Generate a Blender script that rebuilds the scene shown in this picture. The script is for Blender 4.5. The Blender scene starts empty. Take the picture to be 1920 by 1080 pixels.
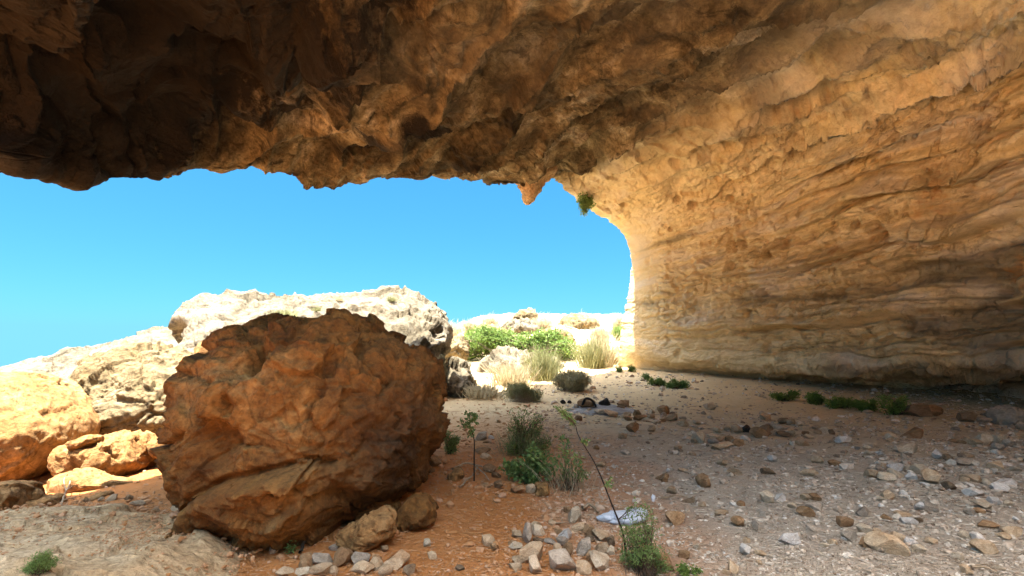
import bpy, bmesh, math, random
import numpy as np
from mathutils import Vector

random.seed(7)
RNG = np.random.default_rng(7)
scene = bpy.context.scene
COL = scene.collection
R = math.radians

# ------------------------------------------------------------------ camera, sky, sun, exposure
CAM_Z, PITCH, F = 1.5, R(6.5), 960.0            # lens: 90 degrees across a 1920 px wide frame
cam_data = bpy.data.cameras.new("camera")
cam_data.sensor_width = 36.0
cam_data.lens = 18.0
cam_data.clip_start = 0.05
cam_data.clip_end = 6000.0
camera = bpy.data.objects.new("camera", cam_data)
COL.objects.link(camera)
camera.location = (0, 0, CAM_Z)
camera.rotation_euler = (R(90) + PITCH, 0, 0)
scene.camera = camera

SUN_DIR = Vector((-0.17, -0.10, 0.97)).normalized()     # towards the sun
SUN_EL = math.asin(SUN_DIR.z)
SUN_ROT = math.atan2(SUN_DIR.x, SUN_DIR.y)
world = bpy.data.worlds.new("World")
scene.world = world
world.use_nodes = True
wn, wl = world.node_tree.nodes, world.node_tree.links
sky = wn.new("ShaderNodeTexSky")
sky.sky_type = 'NISHITA'
sky.sun_disc = False
sky.sun_elevation = SUN_EL
sky.sun_rotation = SUN_ROT
sky.air_density = 1.0
sky.dust_density = 0.6
sky.ozone_density = 2.5
stc = wn.new("ShaderNodeTexCoord"); ssep = wn.new("ShaderNodeSeparateXYZ"); wl.new(stc.outputs["Generated"], ssep.inputs[0])
smx = wn.new("ShaderNodeMath"); smx.operation = 'MAXIMUM'; smx.inputs[1].default_value = 0.03; wl.new(ssep.outputs[2], smx.inputs[0])
scm = wn.new("ShaderNodeCombineXYZ"); wl.new(ssep.outputs[0], scm.inputs[0]); wl.new(ssep.outputs[1], scm.inputs[1]); wl.new(smx.outputs[0], scm.inputs[2])
wl.new(scm.outputs[0], sky.inputs["Vector"])             # no dark band below the horizon line
tint = wn.new("ShaderNodeMix"); tint.data_type = 'RGBA'; tint.blend_type = 'MIX'
tint.inputs[0].default_value = 0.55
tint.inputs[7].default_value = (0.42, 1.75, 3.9, 1.0)          # clear Mediterranean blue, deeper than the model's pale horizon
bg = wn["Background"]
bg.inputs["Strength"].default_value = 0.05
wl.new(sky.outputs[0], tint.inputs[6])
mul = wn.new("ShaderNodeMix"); mul.data_type = 'RGBA'; mul.blend_type = 'MULTIPLY'; mul.inputs[0].default_value = 1.0
mul.inputs[7].default_value = (0.114, 0.253, 0.272, 1.0)
wl.new(tint.outputs[2], mul.inputs[6])
# overhead, out of view, the sky is boosted paler and brighter to fill the cave floor
wtc = wn.new("ShaderNodeTexCoord"); wsep = wn.new("ShaderNodeSeparateXYZ"); wl.new(wtc.outputs["Generated"], wsep.inputs[0])
wmr = wn.new("ShaderNodeMapRange"); wmr.interpolation_type = 'SMOOTHSTEP'
wmr.inputs[1].default_value = 0.50; wmr.inputs[2].default_value = 0.85
wl.new(wsep.outputs[2], wmr.inputs[0])
top = wn.new("ShaderNodeMix"); top.data_type = 'RGBA'; top.blend_type = 'MULTIPLY'; top.inputs[0].default_value = 1.0
top.inputs[7].default_value = (4.8, 3.85, 2.65, 1.0)
wl.new(sky.outputs[0], top.inputs[6])
fin = wn.new("ShaderNodeMix"); fin.data_type = 'RGBA'
wl.new(wmr.outputs[0], fin.inputs[0]); wl.new(mul.outputs[2], fin.inputs[6]); wl.new(top.outputs[2], fin.inputs[7])
wl.new(fin.outputs[2], bg.inputs["Color"])

sun_data = bpy.data.lights.new("sun", 'SUN')
sun_data.energy = 2.0
sun_data.angle = R(0.5)
sun_data.color = (1.0, 0.95, 0.87)
sun = bpy.data.objects.new("sun", sun_data)
COL.objects.link(sun)
sun.rotation_euler = SUN_DIR.to_track_quat('Z', 'Y').to_euler()
sun.location = (0, 0, 40)

scene.view_settings.view_transform = 'Standard'
scene.view_settings.look = 'None'
scene.view_settings.exposure = 4.25
scene.view_settings.gamma = 1.0
scene.cycles.max_bounces = 10
scene.cycles.diffuse_bounces = 8
scene.cycles.transparent_max_bounces = 8
scene.cycles.use_denoising = True
scene.cycles.sample_clamp_indirect = 6.0

# ------------------------------------------------------------------ numpy noise
_pr = np.random.default_rng(11)
PERM = _pr.permutation(4096).astype(np.int64)
GRAD = _pr.normal(size=(4096, 3)); GRAD /= np.linalg.norm(GRAD, axis=1)[:, None]
PTS = _pr.random((4096, 3))
def _h(ix, iy, iz):
    return PERM[(PERM[(PERM[ix & 4095] + iy) & 4095] + iz) & 4095]
def _perlin(p):
    i = np.floor(p).astype(np.int64); f = p - i
    u = f * f * f * (f * (f * 6 - 15) + 10)
    out = 0.0
    for dx in (0, 1):
        wx = u[:, 0] if dx else 1 - u[:, 0]
        for dy in (0, 1):
            wy = u[:, 1] if dy else 1 - u[:, 1]
            for dz in (0, 1):
                wz = u[:, 2] if dz else 1 - u[:, 2]
                g = GRAD[_h(i[:, 0] + dx, i[:, 1] + dy, i[:, 2] + dz)]
                d = f - np.array([dx, dy, dz])
                out = out + wx * wy * wz * (g * d).sum(1)
    return out * 1.5
def fbm(p, octs=4, gain=0.5, lac=2.03, ridged=False):
    a, s, t = 1.0, 0.0, 0.0
    for k in range(octs):
        n = perlin(p + 17.3 * k)
        if ridged: n = 1 - 2 * np.abs(n)
        s = s + a * n; t += a
        a *= gain; p = p * lac
    return s / t
def _worley(p):
    i = np.floor(p).astype(np.int64); f = p - i
    d1 = np.full(len(p), 9.0); d2 = np.full(len(p), 9.0); idc = np.zeros(len(p)); til = np.zeros(len(p))
    for dx in (-1, 0, 1):
        for dy in (-1, 0, 1):
            for dz in (-1, 0, 1):
                h = _h(i[:, 0] + dx, i[:, 1] + dy, i[:, 2] + dz)
                q = PTS[h] + np.array([dx, dy, dz]) - f
                d = np.sqrt((q * q).sum(1))
                c = d < d1
                d2 = np.where(c, d1, np.minimum(d2, d))
                idc = np.where(c, h / 4096.0, idc)
                til = np.where(c, -(q * GRAD[h]).sum(1), til)
                d1 = np.where(c, d, d1)
    return d1, d2, idc, til
from concurrent.futures import ThreadPoolExecutor
POOL = ThreadPoolExecutor(6)
def _split(fn, p):
    if len(p) < 20000: return [fn(p)]
    return list(POOL.map(fn, np.array_split(p, max(6, len(p) // 25000))))
def perlin(p):
    return np.concatenate(_split(_perlin, p))
def worley(p, second=False):
    r = _split(_worley, p)
    out = [np.concatenate([q[k] for q in r]) for k in range(4)]
    return tuple(out[:3]) if second else out[0]
def facets(p, step=.35):
    """broken planes: every cell tilts its own way and stands a little in or out"""
    r = _split(_worley, p)
    i, t = (np.concatenate([q[k] for q in r]) for k in (2, 3))
    return t + step * (i - .5)
def smooth(a, b, x):
    t = np.clip((x - a) / (b - a), 0, 1)
    return t * t * (3 - 2 * t)

# ------------------------------------------------------------------ pixels of the 1920 x 1080 photo -> points
CP, SP = math.cos(PITCH), math.sin(PITCH)
def ray(px, py):
    cx, cy = (px - 960) / F, (540 - py) / F
    return np.array([cx, CP - cy * SP, SP + cy * CP])
def at(px, py, Y):
    d = ray(px, py)
    return np.array([0, 0, CAM_Z]) + d * (Y / d[1])

# ------------------------------------------------------------------ ground height
def gz_base(x, y):
    x = np.asarray(x, float); y = np.asarray(y, float)
    z = np.interp(y, [-30, 5, 8, 11, 14.5, 18, 21, 24, 28, 33, 60], [0, 0, .06, .24, .5, .78, 1.0, 1.6, 3.0, 3.25, 1.0])
    left = smooth(-1.0, -8.0, x) * smooth(8, 20, y)
    z = z * (1 - left) + left * (0.1 - 0.05 * np.maximum(y - 8, 0))
    out = np.maximum(np.sqrt(x * x + y * y) - 48, 0)
    z = z - 0.13 * out + 0.00001 * out * out * 0
    # low heap under the great boulder and the bank of debris at its right foot
    z = z + 0.12 * np.exp(-((x + 1.6) / 2.2) ** 2 - ((y - 5.6) / 1.8) ** 2)
    z = z - 0.22 * np.exp(-((x + 5.8) / 2.0) ** 2 - ((y - 6.6) / 1.7) ** 2)
    return z
def gz(x, y):
    x = np.atleast_1d(np.asarray(x, float)); y = np.atleast_1d(np.asarray(y, float))
    p = np.stack([x, y, 0 * x], 1)
    z = gz_base(x, y) + 0.05 * fbm(p * 0.7, 3) + 0.022 * fbm(p * 2.6 + 5, 3)
    r = np.sqrt(x * x + y * y)
    z = z + smooth(19, 26, r) * (1 - smooth(60, 120, r)) * (0.35 * fbm(p * 0.33 + 9, 4, ridged=True))
    return z
def ground_hit(px, py):
    d = ray(px, py); t = 0.8
    o = np.array([0, 0, CAM_Z])
    prev = t
    while t < 60:
        q = o + d * t
        if q[2] < gz(q[0], q[1])[0]:
            a, b = prev, t
            for _ in range(14):
                m = (a + b) / 2; q = o + d * m
                if q[2] < gz(q[0], q[1])[0]: b = m
                else: a = m
            return o + d * b
        prev = t; t *= 1.03
    return o + d * 25

# ------------------------------------------------------------------ mesh + object helpers
def mesh_np(name, V, Fc, smooth_shade=True, attrs=None, normals=None):
    me = bpy.data.meshes.new(name)
    V = np.asarray(V, np.float32); Fc = np.asarray(Fc, np.int32)
    k = Fc.shape[1]
    me.vertices.add(len(V)); me.vertices.foreach_set('co', V.ravel())
    me.loops.add(Fc.size); me.loops.foreach_set('vertex_index', Fc.ravel())
    me.polygons.add(len(Fc))
    me.polygons.foreach_set('loop_start', np.arange(0, Fc.size, k, dtype=np.int32))
    me.polygons.foreach_set('use_smooth', np.full(len(Fc), smooth_shade, dtype=bool))
    me.update(calc_edges=True)
    for an, av in (attrs or {}).items():
        at_ = me.attributes.new(an, 'FLOAT', 'POINT')
        at_.data.foreach_set('value', np.asarray(av, np.float32))
    if normals is not None:
        me.normals_split_custom_set_from_vertices(normals.tolist())
    return me
def obj(name, me, mat=None, parent=None, loc=None):
    o = bpy.data.objects.new(name, me)
    COL.objects.link(o)
    if mat is not None and me is not None:
        if len(me.materials) == 0: me.materials.append(mat)
    if parent is not None: o.parent = parent
    if loc is not None: o.location = loc
    return o
def tag(o, label, cat, group=None):
    o['label'] = label; o['category'] = cat
    if group: o['group'] = group
    return o
def structure(o):
    o['kind'] = 'structure'; return o
def stuff(o, label, cat):
    o['kind'] = 'stuff'; o['label'] = label; o['category'] = cat
    return o
def vnormals(V, Fc):
    N = np.zeros_like(V)
    a, b, c = V[Fc[:, 0]], V[Fc[:, 1]], V[Fc[:, 2]]
    n = np.cross(b - a, c - a)
    if Fc.shape[1] == 4:
        n = n + np.cross(V[Fc[:, 2]] - a, V[Fc[:, 3]] - a)
    for k in range(Fc.shape[1]):
        for j in range(3):
            N[:, j] += np.bincount(Fc[:, k], n[:, j], len(V))
    return N / np.maximum(np.linalg.norm(N, axis=1), 1e-9)[:, None]
_ico = {}
def ico(level):
    if level not in _ico:
        bm = bmesh.new()
        bmesh.ops.create_icosphere(bm, subdivisions=level, radius=1.0)
        _ico[level] = (np.array([v.co[:] for v in bm.verts]), np.array([[v.index for v in f.verts] for f in bm.faces]))
        bm.free()
    V, Fc = _ico[level]
    return V.copy(), Fc

def on_obj(o, px, py, tol=10.0):
    """the point of an object's surface that shows nearest to a pixel of the photo"""
    n = len(o.data.vertices); V = np.empty(n * 3, np.float32); o.data.vertices.foreach_get('co', V)
    V = V.reshape(-1, 3).astype(float) + np.array(o.location)
    d = V - np.array([0, 0, CAM_Z]); f = np.maximum(d[:, 1] * CP + d[:, 2] * SP, .05)
    e = np.hypot(960 + F * d[:, 0] / f - px, 540 - F * (d[:, 2] * CP - d[:, 1] * SP) / f - py)
    near = e < max(tol, e.min() + 3)
    k = np.where(near, d[:, 1], 1e9).argmin()
    return V[k]

# ------------------------------------------------------------------ materials
def nd(nt, typ, **kw):
    n = nt.nodes.new(typ)
    for k, v in kw.items():
        if k in n.inputs: n.inputs[k].default_value = v
        else: setattr(n, k, v)
    return n
def ramp(nt, fac, stops):
    r = nt.nodes.new('ShaderNodeValToRGB')
    e = r.color_ramp.elements
    while len(e) < len(stops): e.new(0.5)
    for el, (p, c) in zip(e, stops):
        el.position = p; el.color = (*c, 1) if len(c) == 3 else c
    nt.links.new(fac, r.inputs[0])
    return r
def mix(nt, fac, a, b, mode='MIX'):
    m = nt.nodes.new('ShaderNodeMix'); m.data_type = 'RGBA'; m.blend_type = mode
    for s, v in ((0, fac), (6, a), (7, b)):
        if hasattr(v, 'links'): nt.links.new(v, m.inputs[s])
        elif isinstance(v, tuple): m.inputs[s].default_value = (*v, 1)
        else: m.inputs[s].default_value = v
    return m.outputs[2]
def math_(nt, op, a, b=0.0, clamp=False):
    m = nt.nodes.new('ShaderNodeMath'); m.operation = op; m.use_clamp = clamp
    for s, v in ((0, a), (1, b)):
        if hasattr(v, 'links'): nt.links.new(v, m.inputs[s])
        else: m.inputs[s].default_value = v
    return m.outputs[0]
def rock_mat(name, cols, scale=1.0, spots=None, spot_amt=0.5, bump=0.6, fine=30.0, stretch=(1, 1, 1), vary=0.0, extra=None, dist=0.02, grain=1.0):
    """cols: list of base colours spread by fractal noise; spots: colour of blotches; extra(nt, colour, coords) -> colour"""
    m = bpy.data.materials.new(name); m.use_nodes = True
    nt = m.node_tree; b = nt.nodes['Principled BSDF']
    b.inputs['Roughness'].default_value = 0.93
    b.inputs['Specular IOR Level'].default_value = 0.18
    tc = nd(nt, 'ShaderNodeTexCoord')
    mp = nd(nt, 'ShaderNodeMapping'); mp.inputs['Scale'].default_value = stretch
    co = tc.outputs['Object']
    if vary:
        oi = nd(nt, 'ShaderNodeObjectInfo')
        ad = nd(nt, 'ShaderNodeVectorMath', operation='ADD')
        sc = nd(nt, 'ShaderNodeVectorMath', operation='SCALE'); sc.inputs[0].default_value = (37, 21, 53)
        nt.links.new(oi.outputs['Random'], sc.inputs['Scale'])
        nt.links.new(co, ad.inputs[0]); nt.links.new(sc.outputs[0], ad.inputs[1])
        co = ad.outputs[0]
    nt.links.new(co, mp.inputs[0]); co = mp.outputs[0]
    n1 = nd(nt, 'ShaderNodeTexNoise', Scale=scale, Detail=9.0, Roughness=0.62, Distortion=0.6)
    n2 = nd(nt, 'ShaderNodeTexNoise', Scale=scale * 5.3, Detail=6.0, Roughness=0.65)
    n3 = nd(nt, 'ShaderNodeTexNoise', Scale=fine, Detail=8.0, Roughness=0.72)
    for n in (n1, n2, n3): nt.links.new(co, n.inputs['Vector'])
    k = len(cols)
    r1 = ramp(nt, n1.outputs[0], [(0.32 + 0.36 * i / max(k - 1, 1), c) for i, c in enumerate(cols)])
    c = r1.outputs[0]
    g = ramp(nt, n2.outputs[0], [(0.3, (0.62, 0.6, 0.57)), (0.7, (1.25, 1.22, 1.18))])
    c = mix(nt, 0.75, c, g.outputs[0], 'MULTIPLY')
    g3 = ramp(nt, n3.outputs[0], [(0.35, (0.72, 0.7, 0.68)), (0.65, (1.18, 1.18, 1.17))])
    c = mix(nt, 0.7, c, g3.outputs[0], 'MULTIPLY')
    if grain > 1:                                       # coarse mottling that still shows ten metres away
        n5 = nd(nt, 'ShaderNodeTexNoise', Scale=scale * 11.0, Detail=7.0, Roughness=0.75, Distortion=0.4); nt.links.new(co, n5.inputs['Vector'])
        g5 = ramp(nt, n5.outputs[0], [(0.36, (0.45, 0.42, 0.38)), (0.5, (1, 1, 1)), (0.66, (1.4, 1.38, 1.34))])
        c = mix(nt, 0.8, c, g5.outputs[0], 'MULTIPLY')
        wp = mix(nt, 0.12, co, n1.outputs[1]); vo = nd(nt, 'ShaderNodeTexVoronoi', Scale=scale * 2.2); vo.feature = 'DISTANCE_TO_EDGE'; nt.links.new(wp, vo.inputs['Vector'])
        ck = ramp(nt, vo.outputs['Distance'], [(0.0, (0.42, 0.38, 0.33)), (0.022, (1, 1, 1))])
        c = mix(nt, math_(nt, 'MULTIPLY', math_(nt, 'GREATER_THAN', n1.outputs[0], .5), .55), c, mix(nt, 1.0, c, ck.outputs[0], 'MULTIPLY'))
    if spots:
        n4 = nd(nt, 'ShaderNodeTexNoise', Scale=scale * 1.9, Detail=8.0, Roughness=0.7, Distortion=1.2)
        nt.links.new(co, n4.inputs['Vector'])
        th = 0.5 + 0.15 * (1 - spot_amt)
        s4 = ramp(nt, n4.outputs[0], [(th, (0, 0, 0)), (th + 0.09, (1, 1, 1))])
        c = mix(nt, math_(nt, 'MULTIPLY', s4.outputs[0], 0.8), c, spots)
    if extra: c = extra(nt, c, co, tc)
    if vary:
        hv = nd(nt, 'ShaderNodeHueSaturation')
        vv = math_(nt, 'ADD', math_(nt, 'MULTIPLY', oi.outputs['Random'], 2 * vary), 1 - vary)
        nt.links.new(vv, hv.inputs['Value']); nt.links.new(c, hv.inputs['Color']); c = hv.outputs[0]
    nt.links.new(c, b.inputs['Base Color'])
    b1 = nd(nt, 'ShaderNodeBump', Strength=bump, Distance=dist * 2)
    b2 = nd(nt, 'ShaderNodeBump', Strength=bump, Distance=dist)
    nt.links.new(n2.outputs[0], b1.inputs['Height'])
    nt.links.new(n3.outputs[0], b2.inputs['Height']); nt.links.new(b1.outputs[0], b2.inputs['Normal'])
    nt.links.new(b2.outputs[0], b.inputs['Normal'])
    return m
def leaf_mat(name, c1, c2, trans=0.35, scale=6.0):
    m = bpy.data.materials.new(name); m.use_nodes = True
    nt = m.node_tree; b = nt.nodes['Principled BSDF']
    b.inputs['Roughness'].default_value = 0.6; b.inputs['Specular IOR Level'].default_value = 0.3
    tc = nd(nt, 'ShaderNodeTexCoord')
    n = nd(nt, 'ShaderNodeTexNoise', Scale=scale, Detail=5.0, Roughness=0.7)
    nt.links.new(tc.outputs['Object'], n.inputs['Vector'])
    r = ramp(nt, n.outputs[0], [(0.35, c1), (0.65, c2)])
    nt.links.new(r.outputs[0], b.inputs['Base Color'])
    t = nd(nt, 'ShaderNodeBsdfTranslucent'); nt.links.new(r.outputs[0], t.inputs[0])
    ms = nd(nt, 'ShaderNodeMixShader'); ms.inputs[0].default_value = trans
    nt.links.new(b.outputs[0], ms.inputs[1]); nt.links.new(t.outputs[0], ms.inputs[2])
    nt.links.new(ms.outputs[0], nt.nodes['Material Output'].inputs[0])
    return m
# ------------------------------------------------------------------ GROUND
def ground_extra(nt, c, co, tc):
    # orange earth round the great boulder, grey-brown dust on the right, pale tan towards the mouth
    sep = nd(nt, 'ShaderNodeSeparateXYZ'); nt.links.new(tc.outputs['Object'], sep.inputs[0])
    nz = nd(nt, 'ShaderNodeTexNoise', Scale=0.6, Detail=5.0); nt.links.new(tc.outputs['Object'], nz.inputs['Vector'])
    wob = math_(nt, 'MULTIPLY', math_(nt, 'SUBTRACT', nz.outputs[0], 0.5), 3.0)
    x = math_(nt, 'ADD', sep.outputs[0], wob); y = math_(nt, 'ADD', sep.outputs[1], wob)
    mr = nd(nt, 'ShaderNodeMapRange'); nt.links.new(x, mr.inputs[0]); mr.inputs[1].default_value = 0.1; mr.inputs[2].default_value = 2.0
    my = nd(nt, 'ShaderNodeMapRange'); nt.links.new(y, my.inputs[0]); my.inputs[1].default_value = 6.5; my.inputs[2].default_value = 11.0
    orange = mix(nt, 0.82, c, (0.46, 0.155, 0.022))
    grey = mix(nt, 0.65, c, (0.44, 0.375, 0.29))
    tan = mix(nt, 0.65, c, (0.66, 0.49, 0.26))
    near = mix(nt, mr.outputs[0], orange, grey)
    return mix(nt, my.outputs[0], near, tan)
M_ground = rock_mat('ground_earth', [(0.34, 0.26, 0.18), (0.44, 0.34, 0.23), (0.54, 0.43, 0.30)], scale=1.3, bump=1.0, fine=38.0, dist=0.035, extra=ground_extra)
def make_ground():
    # polar-ish sheet: fine near the camera, coarse to the horizon
    xs = np.concatenate([-np.geomspace(3000, 14, 30), np.linspace(-13.5, 13.5, 420), np.geomspace(14, 3000, 30)])
    ys = np.concatenate([[-3000, -500, -100, -30], np.linspace(-14, 1.5, 60), np.linspace(1.6, 13, 420), np.linspace(13.05, 34, 260), np.geomspace(35, 4000, 40)])
    X, Y = np.meshgrid(xs, ys)
    x, y = X.ravel(), Y.ravel()
    z = gz(x, y)
    p = np.stack([x, y, 0 * x], 1)
    nr = 1 - smooth(14, 30, np.sqrt(x * x + y * y))
    z = z + nr * (0.022 * fbm(p * 9, 4, gain=.6) + 0.014 * np.maximum(0, 0.45 - worley(p * 11.0)))
    V = np.stack([x, y, z], 1)
    nx, ny = len(xs), len(ys)
    I = np.arange(nx * ny).reshape(ny, nx)
    Fc = np.stack([I[:-1, :-1], I[:-1, 1:], I[1:, 1:], I[1:, :-1]], -1).reshape(-1, 4)
    return structure(obj('ground', mesh_np('ground', V, Fc), M_ground))
ground = make_ground()

# ------------------------------------------------------------------ CAVE SHELL: roof and right wall, one surface cut in two
# columns: rim at the mouth, three rows inwards to where the photo ends, a row beyond it
COLS = [
 # the roof's free left edge, outside the frame: it turns up and over, the shelter is open on that side
 dict(w=[(-6.2, 4.6, 6.2), (-6.2, 4.6, 6.4), (-5.3, 3.8, 6.6), (-4.4, 3.0, 6.7), (-3.8, 2.4, 6.8)]),
 dict(w=[(-6.4, 4.5, 3.3), (-6.4, 4.6, 3.9), (-5.5, 3.8, 4.2), (-4.6, 3.0, 4.35), (-4.0, 2.4, 4.7)]),
 dict(p=[(0, 304, 4.95), (0, 225, 4.8), (0, 120, 4.4), (0, 0, 3.7)], w7=(-3.0, 2.45, 4.35)),
 dict(p=[(120, 322, 5.55), (110, 232, 5.3), (105, 120, 4.7), (100, 0, 3.95)], w7=(-2.75, 2.5, 4.4)),
 dict(p=[(250, 334, 6.3), (230, 232, 5.9), (215, 120, 5.0), (200, 0, 4.2)], w7=(-2.5, 2.5, 4.5)),
 dict(p=[(400, 314, 7.7), (400, 220, 6.9), (400, 110, 5.6), (400, 0, 4.6)], w7=(-2.1, 2.55, 4.65)),
 dict(p=[(520, 322, 8.6), (520, 225, 7.25), (520, 112, 5.8), (520, 0, 4.75)], w7=(-1.6, 2.6, 4.75)),
 dict(p=[(610, 347, 9.5), (620, 235, 7.6), (630, 120, 5.95), (635, 0, 4.95)], w7=(-1.1, 2.65, 4.9)),
 dict(p=[(800, 326, 11.0), (830, 220, 8.7), (860, 110, 6.7), (890, 0, 5.4)], w7=(0.1, 2.8, 5.2)),
 dict(p=[(960, 336, 12.8), (1030, 225, 10), (1100, 110, 7.6), (1160, 0, 6.0)], w7=(1.6, 3.0, 5.6)),
 dict(p=[(1040, 318, 14.3), (1180, 215, 11.3), (1300, 100, 8.6), (1400, 0, 6.9)], w7=(3.3, 3.2, 6)),
 dict(p=[(1088, 365, 15.4), (1300, 250, 12.2), (1500, 120, 9.5), (1700, -10, 7.4)], w7=(5.3, 3.3, 6.2)),
 dict(p=[(1175, 425, 16.4), (1400, 330, 13.4), (1650, 200, 10.5), (1940, 60, 8.3)], w7=(7.6, 3.2, 6.1)),
 dict(p=[(1196, 488, 17), (1430, 430, 14), (1680, 350, 11.2), (1965, 270, 9)], w7=(9.2, 1.6, 5.0)),
 dict(p=[(1188, 565, 17.3), (1430, 540, 14.4), (1690, 500, 11.7), (1970, 460, 9.4)], w7=(10.2, 1.6, 4.0)),
 dict(p=[(1177, 632, 17.5), (1430, 640, 14.5), (1690, 628, 11.7), (1970, 600, 9.6)], w7=(10.7, 1.6, 2.8)),
 dict(p=[(1174, 660, 17.6), (1425, 688, 14.6), (1690, 686, 11.9), (1970, 672, 9.85)], w7=(11.0, 1.6, 2.1)),
 dict(p=[(1173, 680, 17.7), (1420, 712, 15.5), (1690, 714, 13.6), (1970, 704, 11.9)], w7=(12.9, 1.6, 1.6)),
 dict(p=[(1172, 696, 17.8), (1420, 738, 15.2), (1690, 764, 13.1), (1970, 790, 11.3)], w7=(11.6, 1.6, .3)),
 dict(p=[(1172, 725, 17.8), (1420, 775, 15.0), (1690, 812, 12.9), (1970, 850, 11.0)], w7=(11.4, 1.6, -.9)),
]
def control_grid():
    G = []
    n = len(COLS)
    for i, c in enumerate(COLS):
        if 'w' in c: ins = [np.array(q, float) for q in c['w']]
        else: ins = [at(*q) for q in c['p']] + [np.array(c['w7'], float)]
        rim = ins[0]
        k = i / (n - 1)
        wall = float(smooth(9.5, 13.5, i)); up = 1 - wall; bw = float(smooth(11.5, 13.2, i)); bu = 1 - bw
        o1 = np.array([.55 * wall, .55 * wall + .12 * up, .12 * wall + .5 * up])
        o2 = np.array([2.2 * wall, 1.3 * wall + .1 * up, .5 * wall + 1.6 * up])
        o3 = np.array([7 * wall, -2 * wall - 6 * up, 3.5 * wall + 5 * up])
        if i >= n - 2: o3[2] = o2[2] = o1[2] = 0
        w7 = ins[-1]
        back = np.array([w7[0] * (1 - .1 * bw), (w7[1] - .35) * bu - 5.5 * bw, w7[2] + 1.4 * bu])  # unseen roof stops short behind the camera, opened to let in fill light
        over = back + np.array([-6 * bw, .1 * bu - 5.5 * bw, 3 * bu])
        G.append([rim + o3, rim + o2, rim + o1] + ins + [back, over])
    return np.array(G)             # (cols, 10, 3)
def catmull(P, t):
    """P (n, ..., 3) sampled at float index t along axis 0"""
    n = len(P); i = np.clip(np.floor(t).astype(int), 0, n - 2); f = (t - i).reshape((-1,) + (1,) * (P.ndim - 1))
    g = lambda k: P[np.clip(k, 0, n - 1)]
    p0, p1, p2, p3 = g(i - 1), g(i), g(i + 1), g(i + 2)
    return 0.5 * (2 * p1 + (p2 - p0) * f + (2 * p0 - 5 * p1 + 4 * p2 - p3) * f ** 2 + (3 * p1 - p0 - 3 * p2 + p3) * f ** 3)
def spaced(counts):
    return np.concatenate([np.linspace(i, i + 1, c, endpoint=False) for i, c in enumerate(counts)] + [[len(counts)]])
G = control_grid()
ncol = len(COLS)
cu = [14, 30] + [46, 50, 56, 46, 40, 66, 64, 46, 46, 56, 60, 60, 52, 40, 22, 20, 34, 12]
cu = cu[:ncol - 1]
TU = spaced(cu)
TV = spaced([8, 8, 14, 170, 170, 150, 60, 10, 6])
S = catmull(G, TU)                                   # (U, 10, 3)
S = catmull(np.swapaxes(S, 0, 1), TV)                # (V, U, 3)
nv, nu = S.shape[:2]
SV = S.reshape(-1, 3)
II = np.arange(nv * nu).reshape(nv, nu)
SF = np.stack([II[:-1, :-1], II[1:, :-1], II[1:, 1:], II[:-1, 1:]], -1).reshape(-1, 4)
UU = np.tile(TU, nv); VV = np.repeat(TV, nu)
N0 = vnormals(SV, SF)
_c = ((SV[nu * 200:nu * 201] - np.array([0, 4, 1.5])) * N0[nu * 200:nu * 201]).sum()
if _c > 0: N0 = -N0; SF = SF[:, ::-1]
def project(V):
    d = V - np.array([0, 0, CAM_Z])
    f = d[:, 1] * CP + d[:, 2] * SP; u = d[:, 2] * CP - d[:, 1] * SP
    f = np.where(f < 0.05, 0.05, f)
    return 960 + F * d[:, 0] / f, 540 - F * u / f
PX, PY = project(SV)
def anchor(px, py):
    m = (VV > 3.02) & (VV < 6.3)
    k = np.where(m, (PX - px) ** 2 + (PY - py) ** 2, 1e9).argmin()
    return SV[k]
wallw = smooth(10.3, 12.2, UU + 0.35 * fbm(SV * 0.5, 3))
roofw = 1 - wallw
rimk = smooth(3.0, 3.5, VV) + smooth(3.0, 2.0, VV)    # 0 at the rim itself
low = 0.12 + 0.88 * rimk
warp = np.stack([fbm(SV * 0.55 + s, 2) for s in (3.1, 41.7, 77.7)], 1)
P = SV + 0.5 * warp
D = np.zeros(len(SV))
# ---- roof: long scooped hollows with sharp lips, running from the mouth up to the right
a1 = np.array([0.62, -0.70, 0.20]); a1 /= np.linalg.norm(a1)
a2 = np.cross(a1, [0, 0, 1]); a2 /= np.linalg.norm(a2); a3 = np.cross(a1, a2)
Q = np.stack([P @ a1 * 0.34, P @ a2 * 0.85, P @ a3 * 0.5], 1)
w1, w2, wid = worley(Q, True)
D += roofw * low * (0.85 * (np.clip(w1, 0, 1) ** 1.8 - 0.25) + 0.30 * (wid - 0.5) * smooth(0, .08, w2 - w1))
Q2 = np.stack([P @ a1 * 0.9, P @ a2 * 1.9, P @ a3 * 1.2], 1) + 5.3
v1, v2, vid = worley(Q2, True)
patch = smooth(-.25, .25, fbm(SV * 0.5 + 63, 2))
D += roofw * (0.16 + .12 * patch) * (np.clip(v1, 0, 1) ** 1.8 - 0.25) + roofw * 0.05 * (vid - .5) * smooth(0, .1, v2 - v1)
D += roofw * low * 0.40 * fbm(SV * 0.40 + 3, 2)
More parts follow.
